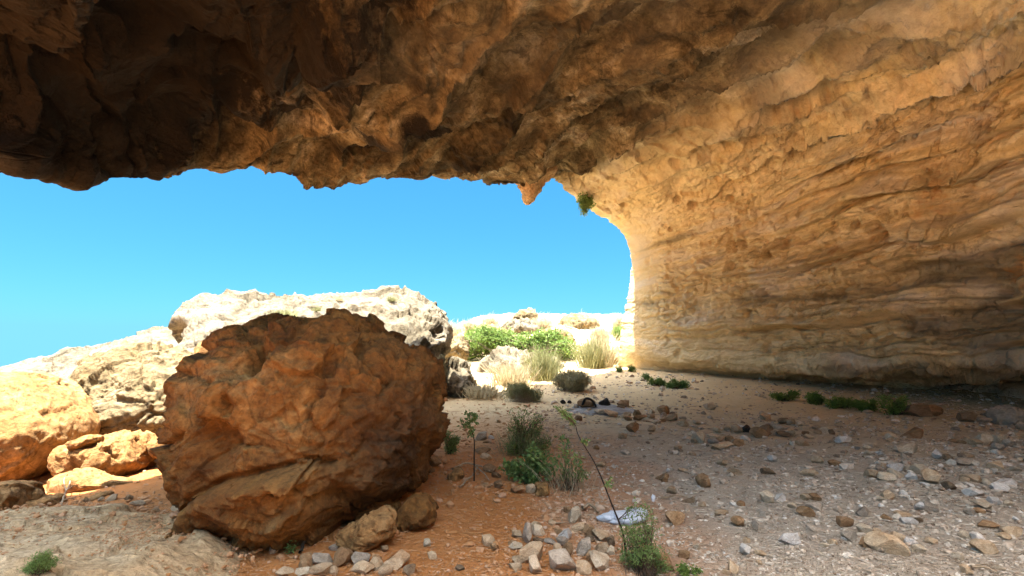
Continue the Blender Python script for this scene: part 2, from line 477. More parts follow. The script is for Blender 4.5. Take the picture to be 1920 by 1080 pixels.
# thin curling lips along contour lines of a smooth field
lf = fbm(P * 0.75 + 21, 2) * 5 + 0.4 * (P @ a1)
fr = lf - np.floor(lf)
D += roofw * 0.10 * (fr - smooth(0.93, 1.0, fr)) * smooth(-.1, .3, fbm(SV * 0.7 + 31, 2))
D += roofw * 0.06 * (0.35 + patch) * fbm(P * 2.0 + 8, 4, gain=.55, ridged=True)
fw = np.stack([fbm(SV * 2.6 + s, 3) for s in (15., 29., 43.)], 1)
D += roofw * (0.25 + .75 * low) * (0.13 * facets(np.stack([P @ a1 * 0.55, P @ a2 * 1.15, P @ a3 * 1.0], 1) + .16 * fw + 31, .5))
D += roofw * 0.06 * facets(np.stack([P @ a1 * 1.5, P @ a2 * 2.6, P @ a3 * 2.4], 1) + .22 * fw + 77, .5) * smooth(-.3, .2, fbm(SV * .6 + 101, 2))
D += roofw * 0.022 * facets(SV * 4.5 + .3 * fw, .4)
ck1, ck2, cid = worley(P * np.array([2.4, 2.4, 2.4]) + 0.6 * np.stack([fbm(SV * 2.2 + s, 3) for s in (5., 9., 13.)], 1), True)
D += roofw * (0.07 * (cid - .5) * smooth(0, .07, ck2 - ck1) - 0.05 * smooth(.05, 0, ck2 - ck1)) * smooth(.1, -.25, fbm(SV * 0.55 + 83, 2))
D += roofw * 0.030 * fbm(P * 4.6 + 3, 5, gain=0.6)
D += roofw * 0.009 * fbm(P * 13, 3, gain=0.6)
# broken fringe along the lip of the mouth
D += roofw * smooth(.9, .1, np.abs(VV - 3.0)) * (0.10 * (fbm(SV * 1.7 + 50, 3, gain=.5) - .4))
# ---- wall: inclined beds, pits and blocky weathering
rimz = catmull(np.array([g[3] for g in G]), TU)[:, 2]
bedu = np.interp(UU, TU, rimz) * 1.15 + 0.15 * (SV[:, 2] - 0.13 * (0.6 * SV[:, 0] - 0.8 * SV[:, 1]))
bed = bedu + 0.22 * warp[:, 1] + 0.10 * fbm(SV * 1.3 + 29, 3)
along = 0.6 * SV[:, 0] - 0.8 * SV[:, 1]; acr = 0.8 * SV[:, 0] + 0.6 * SV[:, 1]
inw = smooth(3.15, 4.8, VV)                              # smoother close to the mouth
B = np.stack([along * 0.17, acr * 0.14, bed * 2.0], 1)
deep = smooth(4.2, 5.6, VV)
D += wallw * low * (0.12 + 0.36 * inw + .15 * deep) * fbm(B * 0.7 + 2, 3)
D += wallw * (0.06 + 0.16 * inw) * fbm(B * 1.7 + 11, 5, gain=0.58, ridged=True)
for fq, am, sd in ((1.1, .42, 71), (2.4, .24, 87), (5.0, .10, 61)):
    st = bed * fq + 0.8 * fbm(np.stack([along * .36, acr * .3, bed * .8], 1) * 0.5 + sd, 5); fr = st - np.floor(st)
    edge_on = smooth(-.10, .35, fbm(np.stack([along * .16, acr * .14, bed * 1.2], 1) + sd + 40, 3))
    D += wallw * (0.12 + 0.88 * inw) * (1.15 + .75 * deep) * am * ((smooth(0, 0.16, fr) - fr) - .35 * smooth(.10, 0, np.abs(fr - .03))) * edge_on
kw1, kw2, kid = worley(np.stack([along * 1.6, acr * 1.2, bed * 3.0], 1) + 1.1 * np.stack([fbm(SV * 1.6 + s, 3) for s in (5., 9., 13.)], 1), True)
D += wallw * (0.02 + 0.09 * smooth(0, .3, fbm(SV * .5 + 91, 2))) * (smooth(0, 0.3, kw2 - kw1) * (0.5 + kid) - 0.5)
D += wallw * (.03 + .17 * inw) * smooth(-.35, .2, fbm(SV * .45 + 141, 2)) * facets(np.stack([along * 0.75, acr * 0.7, bed * 2.4], 1) + .25 * fw + 3, .7)
D += wallw * (.03 + .055 * inw) * smooth(-.5, .1, fbm(SV * .6 + 161, 2)) * facets(np.stack([along * 2.2, acr * 2.1, bed * 5.2], 1) + .3 * fw + 13, .6)
D += wallw * (0.095 + .03 * deep) * fbm(np.stack([along * 2.0, acr * 2.0, bed * 4.6], 1), 6, gain=0.68)
D += wallw * 0.045 * fbm(np.stack([along * 6, acr * 5, bed * 9], 1) + 3, 4, gain=.6, ridged=True)
D += wallw * 0.020 * fbm(SV * 15, 3, gain=.65)
jw1, jw2, jid = worley(np.stack([along * .55, acr * .55, bed * 1.0], 1) + .55 * fw, True)
D += wallw * inw * (.16 * (jid - .5) * smooth(0, .06, jw2 - jw1) - .13 * smooth(.045, 0, jw2 - jw1)) * smooth(-.3, .15, fbm(SV * .5 + 181, 2))
pw = worley(SV * 1.45 + 0.5 * warp + 3.3)
D -= wallw * smooth(0.27, 0.10, pw) * 0.28 * smooth(-0.15, 0.25, fbm(SV * 0.7 + 13, 2) + 0.05)
pw = worley(SV * 4.6 + 9.3)
D -= wallw * smooth(0.33, 0.10, pw) * 0.09 * (1 - .5 * inw) * smooth(-.2, .3, fbm(SV * .9 + 17, 2))
# ---- single features seen in the photo
def dent(px, py, rx, depth, sx=1.0, sharp=0.45, tilt=None):
    global D
    a = anchor(px, py)
    q = SV - a
    if tilt is not None:
        t = np.array(tilt, float); t /= np.linalg.norm(t)
        s = q @ t
        q = q - np.outer(s, t) * (1 - 1 / sx)
    r = np.sqrt((q * q).sum(1)) / rx + 0.28 * fbm(SV * 2.2 + px, 3)
    D -= depth * smooth(1.0, sharp, r)
TW = (0.6, -0.8, 0.45)
dent(1490, 175, .55, 1.2, 2.0, .35, TW); dent(1535, 140, .4, .6)
dent(1410, 250, .3, .6); dent(1300, 380, .18, .25); dent(1270, 372, .13, .2); dent(1368, 262, .2, .3)
dent(1560, 232, .16, .22, 1.8, .4, TW); dent(1670, 300, .12, .22); dent(1613, 420, .12, .25); dent(1640, 425, .14, .25)
dent(1265, 300, .2, .2); dent(1345, 330, .12, .16); dent(1240, 435, .14, .12); dent(1257, 428, .08, .15)
dent(1432, 548, .14, .22); dent(1790, 150, .25, .3, 3, .4, TW); dent(1685, 520, .55, .35, 1.8, .2, TW); dent(1850, 560, .5, .3, 1.6, .2, TW)
dent(850, 290, .35, .2); dent(1185, 150, .55, .35, 1.8, .3, a1); dent(1000, 190, .6, .3, 1.9, .25, a1); dent(900, 230, .6, .25, 2, .25, a1)
dent(560, 215, .55, .35); dent(730, 70, .35, .3); dent(420, 115, .6, .4); dent(240, 50, .8, .4); dent(90, 110, .5, .3)
# bosses hanging from the roof
dent(650, 60, .62, -.55, 1.0, .55); dent(470, 205, .42, -.40, 1.0, .5); dent(700, 215, .35, -.2, 1.8, .4, a1); dent(860, 20, .4, -.3, 1.5, .5, (1, 0, 0))
dent(300, 270, .5, -.25, 1.6, .5, (1, .3, 0)); dent(100, 290, .6, -.25, 1.6, .4, (1, .3, 0))
# pale ledge above the undercut foot of the wall
dent(1800, 655, .5, -.2, 3.2, .3, (0.6, -.8, .1)); dent(1560, 685, .3, -.35, 3.5, .3, (0.6, -.8, .05))
D *= 1 - .5 * (1 - smooth(3.0, 3.6, np.abs(VV - 3) + 3)) * (1 - smooth(4.0, 7.0, UU))
D *= 1 - .85 * (1 - smooth(3.05, 3.55, np.abs(VV - 3) + 3)) * smooth(11, 12.5, UU)
D *= smooth(9.0, 7.6, VV)
D *= 1 - .5 * smooth(14.6, 15.6, UU)          # calmer rock at the undercut foot
SD = SV + N0 * D[:, None]
ND = vnormals(SD, SF)
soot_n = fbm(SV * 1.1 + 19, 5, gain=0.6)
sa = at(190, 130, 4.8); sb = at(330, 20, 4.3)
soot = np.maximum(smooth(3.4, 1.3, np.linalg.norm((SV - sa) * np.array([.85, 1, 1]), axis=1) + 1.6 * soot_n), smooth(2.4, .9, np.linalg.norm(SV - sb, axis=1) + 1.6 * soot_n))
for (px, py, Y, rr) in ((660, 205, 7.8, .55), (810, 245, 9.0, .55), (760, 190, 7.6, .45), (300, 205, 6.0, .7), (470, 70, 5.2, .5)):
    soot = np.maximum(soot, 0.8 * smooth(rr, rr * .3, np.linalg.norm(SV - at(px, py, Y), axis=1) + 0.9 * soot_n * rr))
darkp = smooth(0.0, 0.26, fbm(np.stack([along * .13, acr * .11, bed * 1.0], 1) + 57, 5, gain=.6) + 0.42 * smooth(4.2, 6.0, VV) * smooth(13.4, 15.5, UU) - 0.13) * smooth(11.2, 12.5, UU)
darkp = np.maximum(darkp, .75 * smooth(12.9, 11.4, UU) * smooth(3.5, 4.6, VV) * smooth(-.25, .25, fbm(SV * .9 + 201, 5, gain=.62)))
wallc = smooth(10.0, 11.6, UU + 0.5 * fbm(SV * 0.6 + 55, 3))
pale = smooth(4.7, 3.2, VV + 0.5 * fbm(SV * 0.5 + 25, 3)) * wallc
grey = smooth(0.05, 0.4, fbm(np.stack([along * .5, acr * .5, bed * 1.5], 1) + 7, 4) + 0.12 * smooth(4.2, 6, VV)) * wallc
iron = np.zeros(len(SV))
for (px, py, rr) in ((1750, 325, .30), (1745, 378, .36), (1660, 440, .22), (1540, 150, .45), (1490, 190, .4), (1580, 470, .2), (1915, 520, .4), (1415, 245, .3)):
    iron = np.maximum(iron, smooth(rr, rr * .35, np.linalg.norm(SV - anchor(px, py), axis=1) + 1.1 * rr * fbm(SV * 3 + px, 3)))

def cave_extra(nt, c, co, tc):
    def A(n):
        a = nd(nt, 'ShaderNodeAttribute'); a.attribute_name = n; return a.outputs['Fac']
    s0 = nd(nt, 'ShaderNodeTexNoise', Scale=3.2, Detail=9.0, Roughness=0.75); nt.links.new(tc.outputs['Object'], s0.inputs['Vector'])
    # bedding streaks
    cx = nd(nt, 'ShaderNodeCombineXYZ')
    nt.links.new(math_(nt, 'MULTIPLY', A('bed'), 2.6), cx.inputs[0]); nt.links.new(math_(nt, 'MULTIPLY', A('along'), 0.3), cx.inputs[1])
    n = nd(nt, 'ShaderNodeTexNoise', Scale=1.5, Detail=10.0, Roughness=0.68, Distortion=0.5); nt.links.new(cx.outputs[0], n.inputs['Vector'])
    wall = ramp(nt, n.outputs[0], [(0.28, (0.32, 0.215, 0.095)), (0.40, (0.62, 0.46, 0.22)), (0.58, (0.78, 0.64, 0.39)), (0.70, (0.58, 0.40, 0.17))])
    c = mix(nt, math_(nt, 'MULTIPLY', A('wallc'), 0.92), c, mix(nt, .7, wall.outputs[0], ramp(nt, s0.outputs[0], [(.36, (.55, .51, .46)), (.5, (1, 1, 1)), (.64, (1.25, 1.24, 1.2))]).outputs[0], 'MULTIPLY'))
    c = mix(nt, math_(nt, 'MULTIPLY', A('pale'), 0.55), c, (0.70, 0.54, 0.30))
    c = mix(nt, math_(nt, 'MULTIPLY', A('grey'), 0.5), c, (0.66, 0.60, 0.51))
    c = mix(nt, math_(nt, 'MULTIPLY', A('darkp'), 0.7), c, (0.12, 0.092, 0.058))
    c = mix(nt, math_(nt, 'MULTIPLY', math_(nt, 'MULTIPLY', A('iron'), ramp(nt, s0.outputs[0], [(.42, (0, 0, 0)), (.6, (1, 1, 1))]).outputs[0]), 0.85), c, (0.40, 0.17, 0.04))
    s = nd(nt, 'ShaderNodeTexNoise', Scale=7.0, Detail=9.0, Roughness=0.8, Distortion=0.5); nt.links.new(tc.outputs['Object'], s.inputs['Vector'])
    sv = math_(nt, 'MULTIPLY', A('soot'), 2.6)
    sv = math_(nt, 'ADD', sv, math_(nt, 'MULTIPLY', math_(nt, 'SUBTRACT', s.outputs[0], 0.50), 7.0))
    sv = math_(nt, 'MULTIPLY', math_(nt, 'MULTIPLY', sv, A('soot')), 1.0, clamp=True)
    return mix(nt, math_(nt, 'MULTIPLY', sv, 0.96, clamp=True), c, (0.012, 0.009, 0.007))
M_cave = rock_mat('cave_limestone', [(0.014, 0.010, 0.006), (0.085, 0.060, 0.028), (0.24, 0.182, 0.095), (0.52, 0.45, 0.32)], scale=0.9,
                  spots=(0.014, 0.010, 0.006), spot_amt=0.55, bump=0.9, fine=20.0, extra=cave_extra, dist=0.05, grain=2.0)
def shell_part(name, fmask):
    Fc = SF[fmask]
    used = np.zeros(len(SD), bool); used[Fc.ravel()] = True
    remap = np.cumsum(used) - 1
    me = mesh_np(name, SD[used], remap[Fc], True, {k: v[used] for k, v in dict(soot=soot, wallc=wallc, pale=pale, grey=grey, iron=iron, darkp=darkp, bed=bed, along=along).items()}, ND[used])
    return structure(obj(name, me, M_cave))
fu = UU[SF].mean(1)
CUT = 11.0
cave_roof = shell_part('cave_roof', fu < CUT)
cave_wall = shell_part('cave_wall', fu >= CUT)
# ------------------------------------------------------------------ BOULDERS
def outline_radius(poly, c, n=720):
    """distance from c to the outline for n directions (outline star-shaped about c)"""
    poly = np.array(poly, float) - c
    A, B_ = poly, np.roll(poly, -1, 0)
    th = np.linspace(-math.pi, math.pi, n, endpoint=False)
    r = np.zeros(n)
    dx, dy = np.cos(th), np.sin(th)
    for a, b in zip(A, B_):
        e = b - a
        den = dx * e[1] - dy * e[0]
        den = np.where(np.abs(den) < 1e-9, 1e-9, den)
        t = (a[0] * e[1] - a[1] * e[0]) / den
        s = (a[0] * dy - a[1] * dx) / den
        ok = (t > 0) & (s >= -1e-6) & (s <= 1 + 1e-6)
        r = np.where(ok & (t > r), t, r)
    k = np.hanning(31); k /= k.sum()
    r = np.convolve(np.concatenate([r[-30:], r, r[:30]]), k, 'same')[30:-30]
    return th, r
def boulder(name, poly, Y, front, back, mat, label, cat='boulder', level=6, p=2.5, seed=1.0, amp=(.09, .04, .015), freq=(1.3, 3.2, 9.0),
            cuts=0, bedding=None, feats=(), post=None, group=None, tilt=0.0, ridged=True, shrink=.95, facet=1.0, pits=0.0, cracks=0.0):
    P2 = [(lambda q: (q[0], q[2]))(at(px, py, Y)) for px, py in poly]
    P2 = np.array(P2); c = (P2.max(0) + P2.min(0)) / 2
    th, r = outline_radius(P2, c)
    r = r * shrink
    n, Fc = ico(level)
    L = np.hypot(n[:, 0], n[:, 2]); C = n[:, 1]
    nn = (L ** p + np.abs(C) ** p) ** (1 / p)
    ang = np.arctan2(n[:, 2], n[:, 0])
    rr = np.interp(ang, np.append(th, math.pi), np.append(r, r[0]))
    L2 = L / nn; C2 = C / nn
    x = np.cos(ang) * rr * L2; z = np.sin(ang) * rr * L2
    y = np.where(C2 < 0, C2 * front, C2 * back) + tilt * z
    V = np.stack([x, y, z], 1)
    rs = np.random.default_rng(int(seed * 100))
    for _ in range(cuts):
        d = rs.normal(size=3); d /= np.linalg.norm(d)
        if d[1] > 0.3: d[1] *= -1
        h = (V @ d); o = h.max() * rs.uniform(.72, .9)
        over = np.maximum(h - o, 0)
        V = V - np.outer(over * 0.85, d)
    N = vnormals(V, Fc)
    if (N * V).sum() < 0: N = -N
    s = seed * 13.7
    Pn = V + s
    if bedding is not None: Pn = Pn * np.array(bedding)
    wv = np.stack([fbm(Pn * 0.9 + k, 2) for k in (1., 20., 50.)], 1)
    Pw = Pn + 0.35 * wv
    edge = 1.0
    d = amp[0] * fbm(Pw * freq[0], 4)
    fw = np.stack([fbm(Pn * freq[1] * 1.2 + k, 3) for k in (4., 25., 56.)], 1)
    d += facet * amp[0] * 1.1 * facets(Pw * freq[0] * 1.25 + .12 * fw, .6)
    d += facet * amp[1] * 1.3 * facets(Pw * freq[1] * 1.1 + .25 * fw + 7, .6)
    d += amp[1] * fbm(Pw * freq[1], 4, gain=.6, ridged=ridged)
    d += amp[2] * (fbm(Pw * freq[2], 4, gain=.62, ridged=ridged) + 1.0 * facets(Pw * freq[2] * .8 + .3 * fw, .6))
    if cracks:
        c1, c2, ci = worley(Pn * freq[1] * .8 + .45 * fw, True)
        d += cracks * (1.1 * (ci - .5) * smooth(0, .12, c2 - c1) - smooth(.07, 0, c2 - c1)) * smooth(-.25, .2, fbm(Pn * .8 + 61, 2))
    if pits:
        d -= pits * smooth(.27, .10, worley(Pw * freq[2] * .5 + 3)) * smooth(-.1, .3, fbm(Pn * freq[0] + 33, 2) + .1)
    V = V + N * d[:, None]
    o_loc = np.array([c[0], Y, c[1]])
    for (px, py, rp, depth, sharp) in feats:                 # hollows and bosses on the face turned to the mouth of the cave floor
        ctr = np.array(at(px, py, Y)) - o_loc
        q = np.hypot(V[:, 0] - ctr[0], V[:, 2] - ctr[2]) / (rp * Y / F) + .3 * fbm(V * 2.5 + px, 3)
        V = V + N * (-depth * smooth(1, sharp, q) * (N[:, 1] < 0.25))[:, None]
    if post: V = post(V, N, o_loc)
    zmin = V[:, 2].min()
    base = np.array([0, 0, zmin])
    me = mesh_np(name, V - base, Fc if (np.cross(V[Fc[:, 1]] - V[Fc[:, 0]], V[Fc[:, 2]] - V[Fc[:, 0]]) * V[Fc[:, 0]]).sum() > 0 else Fc[:, ::-1])
    o = obj(name, me, mat, loc=o_loc + base)
    tag(o, label, cat, group)
    return o

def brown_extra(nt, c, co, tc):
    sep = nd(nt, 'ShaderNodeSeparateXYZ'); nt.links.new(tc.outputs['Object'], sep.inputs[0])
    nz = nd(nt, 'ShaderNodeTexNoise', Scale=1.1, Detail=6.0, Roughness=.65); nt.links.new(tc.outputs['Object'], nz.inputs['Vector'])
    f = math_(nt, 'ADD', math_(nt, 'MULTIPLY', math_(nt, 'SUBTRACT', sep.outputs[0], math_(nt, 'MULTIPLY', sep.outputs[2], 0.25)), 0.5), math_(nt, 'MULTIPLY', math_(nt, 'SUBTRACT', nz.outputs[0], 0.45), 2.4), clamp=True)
    c = mix(nt, math_(nt, 'MULTIPLY', f, 0.75), c, (0.055, 0.037, 0.018))  # left and top stay lighter: light from the left put into the colour
    for (p, r0, r1, am) in (((.28, -.95, 1.08), .42, .12, .9), ((.30, -.95, 1.42), .16, .06, .8), ((1.05, -.75, .80), .85, .25, .7)):      # dark blotches over two hollows and the lower right
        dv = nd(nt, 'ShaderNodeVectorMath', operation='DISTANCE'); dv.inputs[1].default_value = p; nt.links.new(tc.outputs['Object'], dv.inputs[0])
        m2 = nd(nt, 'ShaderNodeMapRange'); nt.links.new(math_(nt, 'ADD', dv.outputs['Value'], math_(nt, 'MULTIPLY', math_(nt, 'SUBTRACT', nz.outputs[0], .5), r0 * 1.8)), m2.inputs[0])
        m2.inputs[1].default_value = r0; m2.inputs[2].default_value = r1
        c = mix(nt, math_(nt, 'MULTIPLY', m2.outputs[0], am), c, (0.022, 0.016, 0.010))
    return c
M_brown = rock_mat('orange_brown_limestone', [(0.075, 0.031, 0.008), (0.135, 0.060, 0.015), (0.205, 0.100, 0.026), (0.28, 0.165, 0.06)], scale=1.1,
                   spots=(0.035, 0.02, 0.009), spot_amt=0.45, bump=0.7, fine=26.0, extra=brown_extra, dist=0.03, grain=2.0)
M_cream = rock_mat('sunlit_cream_limestone', [(0.12, 0.085, 0.038), (0.19, 0.145, 0.078), (0.25, 0.20, 0.12)], scale=0.8, spots=(0.28, 0.2, 0.11), spot_amt=0.4, bump=0.9, fine=18.0, dist=.05, grain=2.0)
M_white = rock_mat('white_weathered_limestone', [(0.10, 0.085, 0.055), (0.18, 0.155, 0.11), (0.24, 0.215, 0.165)], scale=0.9, spots=(0.06, 0.056, 0.045), spot_amt=0.5, bump=1.0, fine=16.0, dist=.06, grain=2.0)
M_honey = rock_mat('honey_limestone', [(0.19, 0.092, 0.030), (0.28, 0.155, 0.058), (0.33, 0.215, 0.10)], scale=1.2, spots=(0.17, 0.10, 0.05), spot_amt=0.4, bump=0.8, fine=24.0, dist=.03, grain=2.0)
M_slab = rock_mat('pale_floor_rock', [(0.36, 0.23, 0.115), (0.46, 0.325, 0.18), (0.54, 0.41, 0.255)], scale=1.6, spots=(0.25, 0.15, 0.07), spot_amt=0.5, bump=0.9, fine=24.0, stretch=(1, 1.6, 1), grain=2.0)

def great_post(V, N, o_loc):
    # a crack crosses the face; under it, on the left, a lobe stands forward; the right side is undercut
    ctr = lambda px, py: at(px, py, 4.4) - o_loc
    pts = np.array([ctr(380, 990), ctr(440, 895), ctr(500, 860), ctr(560, 848), ctr(640, 838), ctr(720, 834), ctr(800, 815)])
    zl = np.interp(V[:, 0], pts[:, 0], pts[:, 2]) + 0.05 * fbm(V * 2.5 + 4, 3)
    dz = V[:, 2] - zl
    f = smooth(-.05, -.5, V[:, 1])
    V = V.copy()
    xl, xr = pts[0, 0], pts[4, 0]
    groove = smooth(xl, xl + .2, V[:, 0]) * smooth(pts[5, 0], pts[4, 0], V[:, 0])
    V[:, 1] += f * groove * 0.08 * np.exp(-(dz / 0.030) ** 2)
    lobe = smooth(xr + .10, xr - .05, V[:, 0] + .05 * fbm(V * 3, 2))
    V[:, 1] -= f * lobe * smooth(0.02, -0.10, dz) * 0.18
    V[:, 1] += f * (1 - lobe) * smooth(.05, -.9, dz) * 0.20
    under = smooth(-.35, -1.1, V[:, 2]) * smooth(-0.1, 1.0, V[:, 0])
    V[:, 1] += f * under * 0.40
    return V
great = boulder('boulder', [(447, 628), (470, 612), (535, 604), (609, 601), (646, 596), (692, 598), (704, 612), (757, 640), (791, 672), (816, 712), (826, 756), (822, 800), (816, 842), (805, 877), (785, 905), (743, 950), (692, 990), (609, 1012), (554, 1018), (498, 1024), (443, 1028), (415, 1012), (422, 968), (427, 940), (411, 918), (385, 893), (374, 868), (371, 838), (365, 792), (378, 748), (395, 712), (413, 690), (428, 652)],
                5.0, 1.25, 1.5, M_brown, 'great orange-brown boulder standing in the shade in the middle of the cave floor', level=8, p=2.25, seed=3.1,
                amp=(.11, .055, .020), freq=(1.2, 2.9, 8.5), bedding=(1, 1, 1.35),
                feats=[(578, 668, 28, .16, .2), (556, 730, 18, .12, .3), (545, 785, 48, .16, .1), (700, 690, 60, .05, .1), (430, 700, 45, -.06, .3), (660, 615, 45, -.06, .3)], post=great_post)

flat = boulder('boulder', [(309, 560), (345, 546), (400, 552), (452, 557), (500, 548), (560, 548), (620, 551), (660, 546), (700, 537), (735, 540), (760, 541), (800, 548), (808, 560), (812, 582), (828, 592), (833, 628),
               (826, 668), (818, 700), (780, 760), (600, 780), (470, 760), (400, 700), (385, 670), (372, 640), (345, 615), (325, 590)],
               12.6, 1.7, 3.0, M_white, 'long white flat-topped boulder in full sun behind the great orange-brown boulder', level=7, p=3.0, seed=5.4, pits=.05,
               amp=(.20, .09, .035), freq=(.6, 1.7, 5.0), bedding=(1, 1, 1.6), tilt=1.2)
slope = boulder('rock_slope', [(30, 712), (70, 695), (120, 680), (180, 662), (240, 645), (300, 618), (335, 608), (420, 600), (520, 640), (500, 780), (300, 800), (120, 790), (40, 745)],
                15.5, 3.0, 5.0, M_white, 'long white bare rock slope under the sky on the far left', cat='rock outcrop', level=7, p=2.4, seed=7.7,
                amp=(.22, .08, .03), freq=(.5, 1.5, 5.0), bedding=(1, 1, 2.6), tilt=1.2, facet=.6)
block = boulder('boulder', [(128, 780), (140, 740), (160, 700), (190, 672), (240, 655), (275, 658), (300, 668), (345, 672), (385, 690), (420, 720), (400, 790), (340, 815), (250, 822), (180, 812), (135, 808)],
                8.9, 1.1, 1.4, M_cream, 'big cream sunlit block left of the great boulder with a sloping top', level=7, p=2.6, seed=9.2,
                amp=(.12, .055, .02), freq=(1.0, 2.6, 8.0), bedding=(1, 1, 1.5), tilt=0.45)
near_left = boulder('boulder', [(-260, 735), (-150, 705), (-60, 700), (10, 702), (40, 715), (75, 745), (110, 775), (132, 792), (137, 815), (130, 840), (105, 870), (70, 900), (20, 912), (-80, 915), (-200, 900), (-270, 830)],
                6.9, 1.1, 1.3, M_honey, 'large honey-coloured boulder cut off by the left edge of the photo', level=7, p=2.5, seed=11.9,
                amp=(.09, .03, .014), freq=(1.1, 2.8, 8.0), tilt=0.3, facet=.4)
mid_left = boulder('boulder', [(128, 850), (133, 838), (165, 828), (195, 815), (215, 812), (240, 816), (262, 812), (275, 825), (277, 848), (268, 872), (240, 895), (210, 908), (175, 911), (140, 898), (128, 875)],
                6.85, .45, .5, M_honey, 'squat honey-coloured boulder between the left-edge boulder and the great boulder', level=6, p=2.4, seed=13.3,
                amp=(.05, .03, .012), freq=(1.8, 4.0, 12.0), cuts=4)
cap_stone = boulder('rock', [(133, 838), (140, 825), (165, 817), (183, 818), (180, 828), (165, 838), (140, 844)], 6.6, .16, .2, M_honey,
                'small bright rock perched on the squat honey boulder', cat='rock', level=5, seed=15.1, amp=(.02, .012, .006), freq=(3, 7, 16))
round_left = boulder('boulder', [(292, 830), (297, 812), (312, 806), (340, 806), (352, 830), (340, 855), (312, 858), (296, 846)], 7.2, .35, .35, M_honey,
                'small rounded boulder half hidden behind the left side of the great boulder', level=5, seed=16.6, amp=(.03, .012, .006), freq=(2, 5, 14))
low_left = boulder('boulder', [(-70, 930), (-30, 912), (10, 910), (28, 922), (37, 945), (32, 965), (10, 978), (-40, 985), (-80, 970)], 5.0, .35, .4, M_honey,
                'orange rounded boulder low at the left edge under the large boulder', level=6, seed=18.2, amp=(.04, .02, .008), freq=(2, 4.5, 13))
prop = boulder('rock', [(336, 690), (345, 672), (372, 668), (395, 690), (392, 720), (350, 722)], 9.0, .5, .5, M_honey,
               'orange rock wedged under the left overhang of the white flat-topped boulder', cat='rock', level=5, seed=19.9, amp=(.06, .03, .012), freq=(2, 4.5, 12))
under_flat = boulder('rock', [(375, 680), (388, 655), (405, 632), (425, 628), (440, 660), (430, 720), (390, 730)], 8.8, .5, .6, M_honey,
               'tan rock stacked between the great boulder and the white overhang', cat='rock', level=5, seed=20.4, amp=(.06, .03, .012), freq=(2, 4.5, 12))
# strip of bedded rock under the squat boulder and loose rocks at the left
left_rocks = [
 ([(70, 905), (150, 880), (220, 905), (262, 902), (270, 915), (200, 928), (110, 932), (75, 925)], 6.2, 'flat orange ledge rock lying under the squat honey boulder'),
 ([(40, 945), (62, 936), (92, 938), (98, 958), (70, 965), (42, 962)], 5.2, 'orange rock right of the low left-edge boulder'),
 ([(0, 1000), (20, 982), (55, 978), (62, 992), (40, 1008), (5, 1012)], 4.6, 'flat orange rock at the left edge above the pale rock floor'),
 ([(60, 985), (85, 968), (104, 966), (110, 978), (90, 992), (66, 996)], 4.7, 'tilted orange rock at the back rim of the pale rock floor'),
 ([(150, 945), (165, 932), (190, 930), (196, 946), (172, 955)], 5.4, 'small orange rock beside the dry twig tangle at the left'),
 ([(270, 935), (285, 918), (308, 916), (314, 930), (300, 946), (276, 946)], 5.6, 'tan angular rock in the rubble left of the great boulder'),
 ([(355, 955), (368, 930), (385, 925), (402, 950), (395, 985), (360, 975)], 4.6, 'brown rock wedged under the left foot of the great boulder'),
 ([(365, 1005), (385, 985), (402, 990), (398, 1030), (372, 1030)], 4.3, 'tan rock standing at the left foot of the great boulder'),
]
for k, (poly, Y, lab) in enumerate(left_rocks):
    boulder('rock', poly, Y, .2, .22, M_honey, lab, cat='rock', level=5, seed=21 + k * 1.3, amp=(.02, .014, .007), freq=(3, 7, 16), cuts=3)
# rocks at the foot of the great boulder
boulder('rock', [(629, 1012), (640, 994), (665, 985), (700, 966), (722, 957), (738, 966), (740, 1000), (722, 1006), (690, 1022), (660, 1032), (634, 1030)], 3.95, .16, .16, M_honey,
        'long pitted tan rock lying in front of the great boulder', cat='rock', level=6, seed=31.7, amp=(.02, .016, .008), freq=(3.5, 9, 20))
boulder('rock', [(748, 980), (752, 945), (775, 932), (800, 935), (815, 955), (818, 975), (790, 985), (755, 990)], 4.35, .17, .18, M_brown,
        'squarish brown rock at the right foot of the great boulder', cat='rock', level=6, seed=33.1, p=3.2, amp=(.015, .010, .006), freq=(3, 7, 18), cuts=4)
boulder('rock', [(665, 965), (675, 945), (700, 928), (720, 935), (745, 950), (742, 985), (690, 990)], 4.5, .2, .2, M_brown,
        'dark brown rock tucked under the great boulder', cat='rock', level=5, seed=34.5, amp=(.02, .015, .007), freq=(3, 7, 16))
boulder('rock', [(838, 905), (842, 890), (858, 878), (868, 884), (867, 906), (850, 909)], 5.6, .12, .12, M_honey,
        'yellow-tan rock beside the thin sapling right of the great boulder', cat='rock', level=5, seed=35.5, p=3, amp=(.012, .008, .005), freq=(4, 9, 18), cuts=3)
boulder('rock', [(1004, 925), (1005, 908), (1028, 906), (1030, 924), (1018, 928)], 5.2, .09, .1, M_honey,
        'yellowish square rock below the leafy plant', cat='rock', level=5, seed=36.5, p=4, amp=(.008, .006, .004), freq=(4, 9, 18), cuts=2)

def slab_h(x, y):
    ca, sa_ = math.cos(.30), math.sin(.30)
    u, v = x + 3.35, y - 3.55
    r = np.hypot((u * ca - v * sa_) / 1.75, (u * sa_ + v * ca) / 1.15) + 0.16 * fbm(np.stack([x, y, 0 * x], 1) * 1.3, 3)
    return np.where(r < 1.02, 0.20 * smooth(1.02, 0.55, r) + .035, 0)
